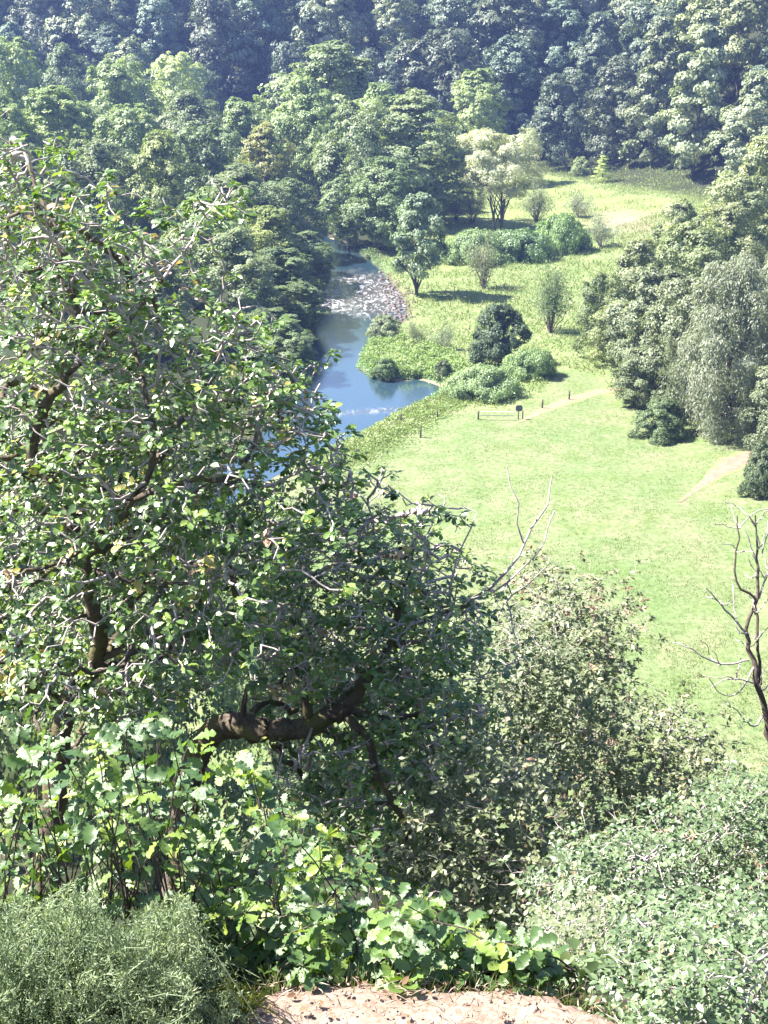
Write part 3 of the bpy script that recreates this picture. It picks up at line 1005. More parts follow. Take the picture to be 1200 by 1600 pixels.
S('bramble', 'bramble1', 828, 550, Yof(828, 588), 92, (1.35, 1.35, 1.3), 'layered pale bramble at the right foot of the dark round bush', 'bramble')
S('bramble', 'bramble0', 752, 578, Yof(752, 616), 124, (1.5, 1.45, 1.5), 'pale leafy bramble mound between the dark bush and the meadow', 'bramble')
S('bramble', 'bramble0', 742, 366, Yof(735, 410), 110, (1.5, 1.45, 1.45), 'pale bramble at the left end of the long bramble bank', 'bramble')
S('bramble', 'bramble1', 812, 364, Yof(812, 404), 120, (.95, 1.05, 1.0), 'dark green bramble in the middle of the long bank below the willow', 'bramble')
S('bramble', 'bramble0', 878, 342, Yof(878, 392), 96, (1.3, 1.35, 1.15), 'highest bramble mound at the right end of the long bank', 'bramble')
S('shrub', 'twiggy2', 940, 332, Yof(942, 386), 64, (1.6, 1.55, 1.6), 'pale grey twiggy shrub beside the bare soil patch', 'shrub')
S('shrub', 'twiggy2', 905, 300, Yof(905, 340), 60, (1.3, 1.25, 1.25), 'grey twiggy shrub behind the right end of the bramble bank', 'shrub')
S('shrub', 'twiggy1', 838, 292, Yof(840, 346), 60, (1.2, 1.2, 1.1), 'greyish shrub just right of the willow stems', 'shrub')
S('shrub', 'twiggy1', 712, 300, Yof(712, 345), 46, (1.2, 1.15, 1.0), 'small greyish shrub in the shade left of the willow', 'shrub')
S('shrub', 'bush1', 602, 494, Yof(606, 526), 64, (1.5, 1.5, 1.5), 'grey-green bush on the bank below the rapid', 'shrub')
S('shrub', 'twiggy2', 692, 506, Yof(692, 548), 48, (1.2, 1.2, 1.15), 'greyish feathery shrub left of the dark round bush', 'shrub')
S('shrub', 'twiggy2', 650, 500, Yof(650, 535), 44, (1.3, 1.3, 1.1), 'low pale feathery shrub on the point above the pool', 'shrub')
S('shrub', 'bush1', 600, 560, Yof(602, 590), 54, (.8, 1.0, .7), 'dark green rushy clump at the tip of the point by the water', 'shrub')
S('shrub', 'bush0', 692, 562, Yof(692, 590), 36, (.7, .8, .7), 'small dark bush above the stony tip of the pool', 'shrub')
S('shrub', 'bush1', 908, 246, Yof(910, 274), 40, (1.6, 1.6, 1.3), 'small pale bush at the forest edge at the back of the glade', 'shrub')
S('shrub', 'conifer', 940, 240, Yof(942, 285), 34, (2.2, 2.1, 1.6), 'small pale pointed tree at the back of the glade', 'tree')

RG = 'trees beside the meadow on the right'
for name, key, px, top, Y, wpx, tint, label in [
    ('birch_tree', 'birch', 1128, 392, 119, 178, (1.16, 1.10, 1.18), 'weeping grey-green birch hanging over the meadow edge'),
    ('birch_tree', 'birch', 1196, 372, 124, 130, (1.22, 1.14, 1.22), 'second weeping birch cut off by the right edge'),
    ('broadleaf_tree', 'broad0', 1010, 415, 134, 130, (1.16, 1.14, 1.15), 'round broadleaf tree with a shaded foot beside the sandy path'),
    ('broadleaf_tree', 'broad1', 935, 425, 148, 78, (1.04, 1.10, 0.83), 'small dark leaved tree at the left end of the right hand trees'),
    ('broadleaf_tree', 'broad1', 962, 470, 143, 84, (1.52, 1.45, 1.15), 'yellow-green bushy tree in front of the right hand trees'),
    ('broadleaf_tree', 'broad0', 985, 372, 158, 110, (1.40, 1.33, 1.22), 'pale broadleaf tree behind the round tree, left side'),
    ('broadleaf_tree', 'broad1', 1078, 345, 152, 140, (1.40, 1.37, 1.15), 'broad green crown above and behind the weeping birch'),
    ('broadleaf_tree', 'broad0', 1055, 310, 180, 90, (1.59, 1.51, 1.34), 'pale crown at the far right corner of the glade'),
    ('broadleaf_tree', 'broad1', 1140, 268, 178, 130, (1.59, 1.51, 1.41), 'pale high crown on the right, below the blue forest gap'),
    ('broadleaf_tree', 'broad0', 1195, 208, 190, 120, (1.83, 1.68, 1.54), 'highest pale crown at the right edge of the photo'),
    ('broadleaf_tree', 'broad1', 1060, 430, 127, 130, (1.2, 1.15, 1.2), 'grey-green crown between the round tree and the weeping birch'),
    ('broadleaf_tree', 'broad0', 1118, 318, 165, 120, (1.45, 1.35, 1.2), 'pale crown peeping over the broad green crown on the right'),
    ('broadleaf_tree', 'broad0', 1000, 540, 128, 80, (1.15, 1.15, 1.1), 'grey-green bushy tree hanging over the end of the sandy path'),
    ('broadleaf_tree', 'broad1', 1205, 570, 113, 100, (1.1, 1.08, 1.1), 'leafy low tree under the two weeping birches'),
]:
    plant_px(name, key, px, top, Y, wpx * 1.08, tint, label, 'tree', RG)
S('shrub', 'bush0', 1032, 622, Yof(1035, 682), 100, (.75, .88, .7), 'low dark spreading bush on the meadow left of the weeping birch', 'shrub')
S('shrub', 'bush1', 1196, 694, Yof(1190, 772), 92, (.62, .70, .65), 'dark bush beside the reddish path at the right edge', 'shrub')
S('shrub', 'bush1', 1000, 590, Yof(1000, 628), 60, (1.0, 1.0, .9), 'leafy low bush at the end of the sandy path', 'shrub')

# ------------------------------------------------------------------ near left wood below the oaks (mostly hidden by them)
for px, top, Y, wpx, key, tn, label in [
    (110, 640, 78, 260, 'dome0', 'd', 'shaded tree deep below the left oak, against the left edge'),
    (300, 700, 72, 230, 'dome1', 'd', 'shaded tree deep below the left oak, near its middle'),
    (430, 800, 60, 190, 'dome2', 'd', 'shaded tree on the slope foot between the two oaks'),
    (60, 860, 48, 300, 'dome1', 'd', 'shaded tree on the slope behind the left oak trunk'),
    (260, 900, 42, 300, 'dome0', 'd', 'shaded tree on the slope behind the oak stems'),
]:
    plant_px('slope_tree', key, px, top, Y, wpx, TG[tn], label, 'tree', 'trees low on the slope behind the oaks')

# ------------------------------------------------------------------ fence posts, rail, notice board
PG = 'fence posts along the river edge of the meadow'


def post(px, base, top, label):
    p = on_ground(px, base)
    d = project(p)[2]
    h = max(.8, (base - top) / FPX * d / math.cos(PITCH * .8))
    t = Tubes()
    hh = np.array([-.3, 0, h * .5, h * .97, h])
    t.add(np.stack([.01 * np.sin(hh * 3), 0 * hh, hh], 1), [.10, .10, .095, .09, .02], 9)
    o = obj('wooden_post', t.mesh('wooden_post', M_POST))
    o.location = p
    tag(o, label, 'post', PG)


post(657, 684, 666, 'single wooden post standing out in the short meadow grass')
post(626, 658, 647, 'leftmost wooden post half sunk in the long bank grass')
post(683, 655, 641, 'wooden post at the grass edge, nearest left of the rail')
post(747, 656, 642, 'wooden post at the left end of the pale rail')
post(847, 638, 624, 'wooden post on the sandy path, first right of the board')
post(889, 625, 611, 'wooden post farthest right, beside the sandy path')
p0, p1 = on_ground(750, 656), on_ground(803, 657)
t = Tubes()
for hgt in (.45, .85):
    q = np.linspace(0, 1, 6)[:, None]
    t.add(np.array(p0) * (1 - q) + np.array(p1) * q + [0, 0, hgt], np.full(6, .045), 6)
rail = obj('fence_rail', t.mesh('fence_rail', M_RAIL, p0))
rail.location = p0
tag(rail, 'pale horizontal fence rail running from a post to the notice board', 'rail')
pb = on_ground(810, 656)
nb = thing('notice_board', pb, 'small rounded slate-blue notice board on two legs at the path end', 'notice board')
for xx in (-.02, .42):
    t = Tubes()
    t.add([(xx, 0, -.3), (xx, 0, .6), (xx, 0, 1.25 - .3 * (xx > .2))], [.06, .06, .055], 8)
    obj('leg', t.mesh('board leg', M_POST), nb)
a = np.linspace(0, 2 * math.pi, 21)[:-1]
out = np.stack([.36 * np.sign(np.cos(a)) * abs(np.cos(a)) ** .7, .33 * np.sign(np.sin(a)) * abs(np.sin(a)) ** .7], 1)
bv = [(x + .02, y_, z + 1.2) for y_ in (-.09, -.06) for x, z in out]
bf = [list(range(20))[::-1], list(range(20, 40))] + [(i, (i + 1) % 20, 20 + (i + 1) % 20, 20 + i) for i in range(20)]
bme = bpy.data.meshes.new('board')
bme.from_pydata([tuple(v) for v in bv], [], [tuple(f)[::-1] for f in bf])
bme.materials.append(M_BOARD)
obj('board', bme, nb)

# ------------------------------------------------------------------ grasses (nobody could count them)


def blades(name, n, sampler, hmin, hmax, wdt, mat, label, seed, lean=.35, smooth=True):
    rng = rs(seed)
    xy = sampler(rng, n)
    z = ground_z(xy[:, 0], xy[:, 1])
    n = len(xy)
    C = np.column_stack([xy, z - .03])
    T = norm(np.array([0, 0, 1.0]) + rng.normal(size=(n, 3)) * [lean, lean, .05])
    N = norm(rng.normal(size=(n, 3)) * [1, 1, .1])
    tm = (np.array([[0, .5, 0], [0, -.5, 0], [.6, -.32, .06], [.6, .32, .06], [1, 0, .22]]), np.array([[0, 1, 2, 3], [3, 2, 4, 4]]))
    tm = T_SPIKE
    h = rng.uniform(hmin, hmax, n)
    return tag(obj(name, leaf_mesh(name, C, N, T, h, tm, mat, rng.uniform(0, 1, n), width=wdt * rng.uniform(.6, 1.4, n))), label, 'grass', kind='stuff')


def in_view(xy, mx=60):
    z = ground_z(xy[:, 0], xy[:, 1])
    u, v, d = project(np.column_stack([xy, z]))
    return (u > -mx) & (u < 1200 + mx) & (v < 1660)


def rough_area(rng, n):
    xy = np.column_stack([rng.uniform(-22, 66, n * 5), rng.uniform(112, 330, n * 5) ** 1])
    # denser near the river bank
    md = poly_sdf(xy[:, 0], xy[:, 1], MEADOW)
    rv = poly_sdf(xy[:, 0], xy[:, 1], RIVER)
    gl = poly_sdf(xy[:, 0], xy[:, 1], GLADE)
    lw = np.interp(xy[:, 1], [60, 110, 190, 230, 340], [-40, -24, -10, 0, 10])
    ok = (md > .6) & (rv > .15) & (xy[:, 0] > lw) & in_view(xy) & (wob(xy[:, 0], xy[:, 1], .35, 40) + rng.normal(size=len(xy)) * .35 > np.where(gl < 0, .35, -.35))
    return xy[ok][:n]


def bank_area(rng, n):
    """lush strip between meadow and pool"""
    e = rng.randint(0, 5, n * 3)
    A = np.array([flat(*p) for p in [(708, 612), (665, 634), (614, 657), (574, 682), (530, 705), (484, 730)]])
    f = rng.rand(n * 3)[:, None]
    xy = A[e] * (1 - f) + A[e + 1] * f + rng.normal(size=(n * 3, 2)) * [1.3, 1.5] + [.7, -1.0]
    rv = poly_sdf(xy[:, 0], xy[:, 1], RIVER)
    return xy[rv > .25][:n]


def point_area(rng, n):
    Q = np.array([flat(*p) for p in [(566, 565), (580, 535), (620, 522), (700, 540), (760, 600), (700, 615), (690, 598), (640, 593), (590, 586)]])
    lo, hi = Q.min(0), Q.max(0)
    xy = rng.uniform(lo, hi, (n * 4, 2))
    ok = (poly_sdf(xy[:, 0], xy[:, 1], Q) < 0) & (poly_sdf(xy[:, 0], xy[:, 1], RIVER) > .2)
    return xy[ok][:n]


def meadow_area(rng, n):
    Y = 1 / rng.uniform(1 / 140, 1 / 58, n * 3)
    d = Y * math.cos(PITCH) + 40 * math.sin(PITCH)
    xy = np.column_stack([rng.uniform(-140, 640, n * 3) / FPX * d, Y])
    ok = (poly_sdf(xy[:, 0], xy[:, 1], MEADOW) < .5) & (wob(xy[:, 0], xy[:, 1], .6, 41) + wob(xy[:, 0], xy[:, 1], 2.2, 42) + rng.normal(size=len(xy)) * .4 > .1)
    return xy[ok][:n]


blades('tall_grass', 50000, rough_area, .3, .9, .12, M_GRASS, 'pale tall grass covering the rough ground by the river', 60, .7)
blades('bank_grass', 4500, bank_area, .25, .55, .12, M_GRASS, 'long grass along the meadow bank of the pool', 61, .8)


def weeds(name, n, sampler, hmax, leaf, mat, label, seed, tint=(1.12, 1.28, 1.25)):
    rng = rs(seed)
    xy = sampler(rng, n)
    x, y = xy[:, 0], xy[:, 1]
    top = hmax * np.clip(.35 + .5 * wob(x, y, .9, seed) + .45 * wob(x, y, 2.6, seed + 1), .08, 1)
    f = rng.rand(len(x)) ** .5
    C = np.column_stack([x, y, ground_z(x, y) + top * f])
    N = norm(rng.normal(size=C.shape) * .55 + [0, 0, .9])
    T = norm(rng.normal(size=C.shape) + [0, 0, .3])
    v = np.clip(.5 + .6 * wob(x, y, .5, seed + 2) + rng.normal(size=len(x)) * .15, 0, 1)
    o = obj(name, leaf_mesh(name, C, N, T, leaf * rng.uniform(.6, 1.4, len(x)), T_QUAD, mat, v))
    o.color = (*tint, 1)
    return tag(o, label, 'weeds', kind='stuff')


weeds('bank_weeds', 22000, point_area, 1.5, .24, M_GRASS, 'lush yellow-green weeds on the point above the pool', 62)
weeds('meadow_edge_weeds', 12000, bank_area, .5, .2, M_GRASS, 'pale weeds mixed into the meadow bank of the pool', 65)


def waterside(rng, n):
    k = rng.randint(0, 14, n * 6)
    f = rng.rand(n * 6)[:, None]
    xy = RIVER[k] * (1 - f) + RIVER[k + 1] * f + rng.normal(size=(n * 6, 2)) * [.9, 1.6]
    rv = poly_sdf(xy[:, 0], xy[:, 1], RIVER)
    v = project(np.column_stack([xy, 0 * rv]))[1]
    return xy[(rv > -.05) & (rv < 2.2) & ((v > 514) | (v < 425))][:n]


weeds('waterside_weeds', 9000, waterside, .7, .2, M_BRAMBLE, 'green weeds hanging over the water edge of the right bank', 67)
weeds('rough_weeds', 46000, rough_area, .7, .24, M_GRASS, 'patchy weeds and low herbs over the rough ground', 66)
blades('meadow_grass', 60000, meadow_area, .06, .2, .06, M_MEADOWG, 'short uneven grass of the meadow', 63, .7)

# stones in and beside the rapid
rng = rs(64)
n = 330
u = rng.uniform(0, 1, n)
sp = np.column_stack([rng.uniform(592, 652, n), rng.uniform(425, 514, n)])
cs = np.array([flat(a, b, WATER_Z) for a, b in sp])
rv = poly_sdf(cs[:, 0], cs[:, 1], RIVER)
cs = cs[(rv > -2.6 + 1.6 * rng.normal(size=n)) & (rv < 1.6)]
ico = np.array([(0, 0, 1), (.89, 0, .45), (.28, .85, .45), (-.72, .53, .45), (-.72, -.53, .45), (.28, -.85, .45), (.72, .53, -.45), (-.28, .85, -.45), (-.89, 0, -.45), (-.28, -.85, -.45), (.72, -.53, -.45), (0, 0, -1)])
icf = np.array([(0, 1, 2), (0, 2, 3), (0, 3, 4), (0, 4, 5), (0, 5, 1), (1, 6, 2), (2, 7, 3), (3, 8, 4), (4, 9, 5), (5, 10, 1), (6, 7, 2), (7, 8, 3), (8, 9, 4), (9, 10, 5), (10, 6, 1), (11, 7, 6), (11, 8, 7), (11, 9, 8), (11, 10, 9), (11, 6, 10)])


def rocks(name, pts, size, mat, label, rng, flat_=.6, cat='gravel'):
    N = len(pts)
    sc_ = size[:, None, None] * rng.uniform(.7, 1.3, (N, 1, 3)) * [1, 1, flat_]
    a = rng.uniform(0, 6.28, N)
    v = ico[None] * rng.uniform(.75, 1.2, (N, 12, 1)) * sc_
    x = v[..., 0] * np.cos(a)[:, None] - v[..., 1] * np.sin(a)[:, None]
    y = v[..., 0] * np.sin(a)[:, None] + v[..., 1] * np.cos(a)[:, None]
    V = np.stack([x, y, v[..., 2]], -1) + pts[:, None, :]
    L = (icf[None] + (np.arange(N) * 12)[:, None, None]).reshape(-1)
    me = mesh_np(name, V.reshape(-1, 3), L, np.arange(N * 20) * 3, np.full(N * 20, 3), mat, smooth=False)
    return tag(obj(name, me), label, cat, kind='stuff')


rocks('river_gravel', np.column_stack([cs, np.maximum(ground_z(cs[:, 0], cs[:, 1]), WATER_Z + .02)]), rng.uniform(.10, .36, len(cs)), M_STONE, 'wet stones breaking the surface of the rapid', rng)

# ================================================================== FOREGROUND
# ledge with the path
M_LEDGE, nt, out = new_mat('trodden sandy soil')
geo = nt.nodes.new('ShaderNodeNewGeometry').outputs['Position']
c1 = ramp(nt, noise(nt, 9, 6, .6, geo), [(.3, (.20, .135, .105)), (.55, (.30, .215, .175)), (.75, (.40, .31, .26))])
c2 = ramp(nt, noise(nt, 70, 4, .7, geo), [(.35, (.6, .55, .5)), (.6, (1.1, 1.1, 1.1))])
cc = mixc(nt, c1, c2, 1.0, 'MULTIPLY')
pp = nt.nodes.new('ShaderNodeBsdfPrincipled')
nt.links.new(cc, pp.inputs['Base Color'])
pp.inputs['Roughness'].default_value = .9
bp = nt.nodes.new('ShaderNodeBump')
bp.inputs['Strength'].default_value = .7
bp.inputs['Distance'].default_value = .006
nt.links.new(noise(nt, 60, 6, .75, geo), bp.inputs['Height'])
nt.links.new(bp.outputs[0], pp.inputs['Normal'])
nt.links.new(pp.outputs[0], out.inputs[0])
xs, ys = np.arange(-.75, .95, .025), np.arange(-1.0, 2.35, .03)
X, Y = np.meshgrid(xs, ys)
edge = 2.20 + .05 * wob(X, 0 * X, 4, 70) + .03 * wob(X, 0 * X, 13, 71) - np.clip(np.abs(X - .08) - .28, 0, 9) * .9
Z = ground_z(X, Y) + .010 * wob(X, Y, 7, 72) + .003 * wob(X, Y, 23, 73) + .03 - np.clip((Y - edge) / .06, 0, 1) * .12 - np.clip((np.abs(X - .08) - .55) / .1, 0, 1) * .1
nx, ny = len(xs), len(ys)
i = (np.arange(ny - 1)[:, None] * nx + np.arange(nx - 1)[None]).reshape(-1)
q = np.stack([i, i + 1, i + nx + 1, i + nx], 1)
tag(obj('path', mesh_np('path', np.stack([X, Y, Z], -1).reshape(-1, 3), q.ravel(), np.arange(len(q)) * 4, np.full(len(q), 4), M_LEDGE)), 'trodden reddish path on the ledge at the bottom edge', 'path', kind='structure')
rng = rs(74)
n = 1500
gx, gy = rng.uniform(-.6, .85, n), rng.uniform(1.4, 2.26, n)
ok = gy < 2.2 - np.clip(np.abs(gx - .08) - .26, 0, 9) * .9
gx, gy = gx[ok], gy[ok]
n = len(gx)
gpts = np.column_stack([gx, gy, ground_z(gx, gy) + .034])
rocks('path_gravel', gpts, rng.uniform(.0015, .005, n) * (1 + 2.0 * (rng.rand(n) > .98)), M_PEBBLE, 'sandstone chips scattered on the ledge path', rng)
n = 380
gx, gy = rng.uniform(-.6, .85, n), rng.uniform(1.5, 2.3, n)
ok = gy < 2.25 - np.clip(np.abs(gx - .08) - .30, 0, 9) * .9
gx, gy = gx[ok], gy[ok]
n = len(gx)
C = np.column_stack([gx, gy, ground_z(gx, gy) + .042])
tag(obj('leaf_litter', leaf_mesh('leaf_litter', C, norm(rng.normal(size=C.shape) * .35 + [0, 0, 1]), unit(rng, n), rng.uniform(.006, .024, n) * (1 + .8 * (rng.rand(n) > .96)), T_OVAL, M_DEADLEAF, rng.uniform(0, 1, n))),
    'dry brown leaf scraps lying on the ledge path', 'leaf litter', kind='stuff')

OAK_LEAVES = []
for k, vv in enumerate((.1, .3, .45, .6, .75, .85, .92, .97)):
    OAK_LEAVES.append(leaf_mesh('oak leaf', np.zeros((1, 3)), np.array([[0, 0, 1.0]]), np.array([[1.0, 0, 0]]), np.ones(1), T_OAK, M_OAK, np.array([vv])))
SAP_LEAVES = []
for k, vv in enumerate((.05, .25, .4, .55, .7, .85, .95)):
    tm = folded([0, .13, .24, .31, .44, .52, .66, .74, .88, .96, 1.0], [.015, .06, .19, .12, .28, .19, .33, .24, .25, .13, .02], .16 + .09 * (k % 4), .10 + .14 * (k % 3), .3)
    SAP_LEAVES.append(leaf_mesh('sapling leaf', np.zeros((1, 3)), np.array([[0, 0, 1.0]]), np.array([[1.0, 0, 0]]), np.ones(1), tm, M_SAP, np.array([vv])))
SMALL_LEAVES = [leaf_mesh('small leaf', np.zeros((1, 3)), np.array([[0, 0, 1.0]]), np.array([[1.0, 0, 0]]), np.ones(1),
                          folded([0, .2, .5, .8, 1.0], [.03, .2, .27, .18, .02], .22, .12), M_SHRUB, np.array([vv])) for vv in (.1, .3, .5, .65, .8)]
BILB_LEAVES = []
for me_ in SMALL_LEAVES:
    c_ = me_.copy()
    c_.materials.clear()
    c_.materials.append(M_BILB)
    BILB_LEAVES.append(c_)


def leaf_objects(root, C, N, T, size, var, meshes, name='leaf', off=None):
    t, b, n = frames(N, T)
    off = np.array(root.location) if off is None else off
    for k in range(len(C)):
        me = meshes[int(var[k] * (len(meshes) - .01))]
        o = bpy.data.objects.new(name, me)
        COL.objects.link(o)
        o.parent = root
        s = size[k]
        R = np.stack([t[k], b[k], n[k]], 1) * s
        M = np.eye(4)
        M[:3, :3] = R
        M[:3, 3] = C[k] - off
        o.matrix_basis = Matrix(M.tolist())


def biggest(C, N, size, limit):
    """indices of the leaves that show largest: in the frame, frontmost, facing the camera"""
    u, v, d = project(C)
    view = norm(CAM - C)
    area = (size / d) ** 2 * (.15 + np.abs((norm(N) * view).sum(1)))
    area[(u < 5) | (u > 1195) | (v < 5) | (v > 1595)] = 0
    cell = (np.clip(u, 0, 1199) // 14).astype(int) * 200 + (np.clip(v, 0, 1599) // 14).astype(int)
    order = np.argsort(d)
    first = {}
    for k in order:
        first.setdefault(cell[k], d[k])
    front = np.array([d[k] - first[cell[k]] < .08 for k in range(len(C))])
    area[~front] *= .1
    return np.argsort(-area)[:limit]


def pix_in(px, poly):
    return poly_sdf(px[:, 0], px[:, 1], np.array(poly, float))


def colonize(rng, nodes, parents, att, step, infl, kill, iters, gn=.35, up=.05):
    nodes = [np.asarray(p, float) for p in nodes]
    parents = list(parents)
    N = len(att)
    best_d = np.full(N, 1e9)
    best_i = np.zeros(N, int)
    alive = np.ones(N, bool)

    def update(i0):
        new = np.array(nodes[i0:])
        for s in range(0, len(new), 200):
            d = np.linalg.norm(att[:, None, :] - new[None, s:s + 200, :], axis=2)
            j = d.argmin(1)
            dm = d[np.arange(N), j]
            m = dm < best_d
            best_d[m] = dm[m]
            best_i[m] = j[m] + i0 + s
    update(0)
    for it in range(iters):
        alive &= best_d > kill
        a = np.where(alive & (best_d < infl))[0]
        if len(a) == 0:
            break
        arr = np.array(nodes)
        dirs = norm(att[a] - arr[best_i[a]])
        ids, inv = np.unique(best_i[a], return_inverse=True)
        acc = np.zeros((len(ids), 3))
        np.add.at(acc, inv, dirs)
        acc = norm(norm(acc) + rng.normal(size=acc.shape) * gn + [0, 0, up])
        i0 = len(nodes)
        for k, i in enumerate(ids):
            nodes.append(arr[i] + acc[k] * step * rng.uniform(.7, 1.3))
            parents.append(int(i))
        update(i0)
    return np.array(nodes), np.array(parents)


def wiggle(rng, pts, rad, step=.09, amp=.02):
    pts = np.asarray(pts, float)
    d = np.r_[0, np.cumsum(np.linalg.norm(np.diff(pts, axis=0), axis=1))]
    n = max(3, int(d[-1] / step))
    s = np.linspace(0, d[-1], n)
    # smooth interpolation (Catmull-Rom through the points)
    out = np.stack([np.interp(s, d, pts[:, k]) for k in range(3)], 1)
    for _ in range(2):
        o2 = out.copy()
        o2[1:-1] = .25 * out[:-2] + .5 * out[1:-1] + .25 * out[2:]
        out = o2
    out[1:-1] += rng.normal(size=(n - 2, 3)) * amp
    return out, np.interp(s, d, rad)


def oak(name, label, base, limbs, poly_depth, n_att, leaf_len, seed, tips_per=6, kill=.10, step=.06, n_obj=300, infl=.6, cat='tree', mat_leaf=M_OAK, meshes=OAK_LEAVES, tmpl=T_OAK_LOW,
        twig=M_TWIG, tip_r=.0020, keep=1.0, gnarl=.38, rscale=1.0, leaf_name='leaf', min_leaf=.35, dead=0.0, clump=.58, clear=(), spots=(), ragged=0):
    """limbs: list of lists of (px, py, depth, width in px); poly_depth: list of (polygon, depth near, depth far, share)"""
    rng = rs(seed)
    root = thing(name, base, label, cat)
    nodes, par, erad = [], [], []
    for L in limbs:
        pts = [P(a, b, d) for a, b, d, wv in L]
        rad = [wv * .5 / FPX * d for a, b, d, wv in L]
        pts, rad = wiggle(rng, pts, rad, .08, .010)
        i0 = len(nodes)
        if i0:
            dd = np.linalg.norm(np.array(nodes) - pts[0], axis=1)
            p = int(dd.argmin())
        else:
            p = -1
        for k in range(len(pts)):
            nodes.append(pts[k])
            par.append(p if k == 0 else i0 + k - 1)
            erad.append(rad[k])
    att = []
    for poly, d0, d1, share in poly_depth:
        m = int(n_att * share)
        po = np.array(poly, float)
        lo, hi = po.min(0), po.max(0)
        s = rng.uniform(lo, hi, (m * 4, 2))
        s = s[pix_in(s, po) < 0][:m]
        # clumped: pull towards random clump centres
        cc = s[rng.randint(0, len(s), max(6, len(s) // 22))]
        j = rng.randint(0, len(cc), len(s))
        s = s + (cc[j] - s) * clump * rng.uniform(.3, 1.2, (len(s), 1))
        s = s + rng.normal(size=s.shape) * ragged * np.minimum(rng.exponential(1.0, (len(s), 1)), 1.8)
        dep = rng.uniform(d0, d1, len(s))
        for zone, zd in clear:
            m2 = (line_sdf(s[:, 0], s[:, 1], np.array(zone[0], float)) < zone[1]) & (dep < zd)
            s, dep = s[~m2], dep[~m2]
        att.append(np.array([P(a, b, e) for (a, b), e in zip(s, dep)]))
    att = np.concatenate(att)
    ne = len(nodes)
    nodes, par = colonize(rng, nodes, par, att, step, infl, kill, 140, gnarl)
    n = len(nodes)
    nch = np.zeros(n, int)
    np.add.at(nch, par[par >= 0], 1)
    acc = np.zeros(n)
    acc[nch == 0] = tip_r ** 2.4
    for i in range(n - 1, -1, -1):
        if par[i] >= 0:
            # parents always precede children except limb starts, which also point backwards
            acc[par[i]] += acc[i]
    rad = acc ** (1 / 2.4) * rscale
    for i in range(ne):
        rad[i] = max(erad[i], min(rad[i], erad[i] * 1.3))
    # chains
    kids = [[] for _ in range(n)]
    for i in range(n):
        if par[i] >= 0:
            kids[par[i]].append(i)
    thick, thin = Tubes(), Tubes()
    stack = [i for i in range(n) if par[i] < 0]
    stack = [(i, None) for i in stack]
    while stack:
        i, prev = stack.pop()
        ch = [prev, i] if prev is not None else [i]
        while kids[i]:
            ks = sorted(kids[i], key=lambda c: -rad[c])
            if i < ne and any(k < ne and k == i + 1 for k in ks):
                nxt = i + 1
            else:
                nxt = ks[0]
            for k in ks:
                if k != nxt:
                    stack.append((k, i))
            i = nxt
            ch.append(i)
        pts = nodes[ch]
        r = rad[ch].copy()
        if prev is not None:
            r[0] = min(r[0], r[1] * 1.15)
        if len(ch) == 1:
            continue
        # a chain's thick first part and thin tail in their own meshes
        cut = int(np.argmax(r < .010)) if (r < .010).any() else len(ch)
        if cut >= 2:
            thick.add(pts[:cut + 1], r[:cut + 1], 9, rng.uniform(0, 1))
        if len(ch) - cut >= 1 and cut < len(ch):
            s0 = max(0, cut - (1 if cut >= 2 else 0)) if cut >= 2 else 0
            seg = slice(s0, None)
            if len(pts[seg]) >= 2:
                thin.add(pts[seg], r[seg], 5 if r[seg].max() > .004 else 4, rng.uniform(0, 1))
    base = np.array(base)
    if thick.v:
        obj('trunk', thick.mesh('trunk', M_OAKBARK, base), root)
    if thin.v:
        obj('twigs', thin.mesh('twigs', twig, base), root)
    # leaves in rosettes on the thin tips
    tipi = np.where((nch == 0) & (np.arange(n) >= ne))[0]
    thinn = np.where((rad < tip_r * 1.9) & (np.arange(n) >= ne))[0]
    host = np.concatenate([tipi, thinn[rng.rand(len(thinn)) < .55]])
    host = host[rng.rand(len(host)) < keep]
    H = np.repeat(host, tips_per)
    H = H[rng.rand(len(H)) < .85]
    dirn = norm(nodes[H] - nodes[par[H]])
    T = norm(dirn * .6 + rng.normal(size=(len(H), 3)) * .8 + [0, 0, .15])
    C = nodes[H] + rng.normal(size=(len(H), 3)) * .012 + T * .01
    ctr = att.mean(0)
    N = norm(np.array([0, 0, .9]) + np.array(SUN_DIR) * .3 + norm(nodes[H] - ctr) * .35 + rng.normal(size=(len(H), 3)) * .5)
    size = leaf_len * rng.uniform(min_leaf, 1.15, len(H))
    hv = rng.uniform(0, 1, n)
    hv = np.where(rng.rand(n) < dead, 1.0, hv * .92)
    var = np.clip(hv[H] * .72 + .06 + rng.uniform(0, .27, len(H)) + (hv[H] > .95) * .1, 0, 1)
    for sx, sy, sr, sv in spots:
        uu, vv, _ = project(C)
        var = np.where((np.hypot(uu - sx, vv - sy) < sr) & (rng.rand(len(H)) < .75), np.clip(sv + rng.uniform(-.03, .03, len(H)), 0, 1), var)
    var = np.where(rng.rand(len(H)) < .012, rng.uniform(.9, 1, len(H)), var)
    pick = biggest(C, N, size, n_obj) if n_obj else np.array([], int)
    rest = np.setdiff1d(np.arange(len(C)), pick)
    if len(rest):
        f = obj('foliage', leaf_mesh('foliage', C[rest], N[rest], T[rest], size[rest], tmpl, mat_leaf, var[rest], base), root)
        tag(f, kind='stuff')
    if len(pick):
        leaf_objects(root, C[pick], N[pick], T[pick], size[pick], var[pick], meshes, leaf_name)
    print(name, 'nodes', n, 'leaves', len(C))
    return root


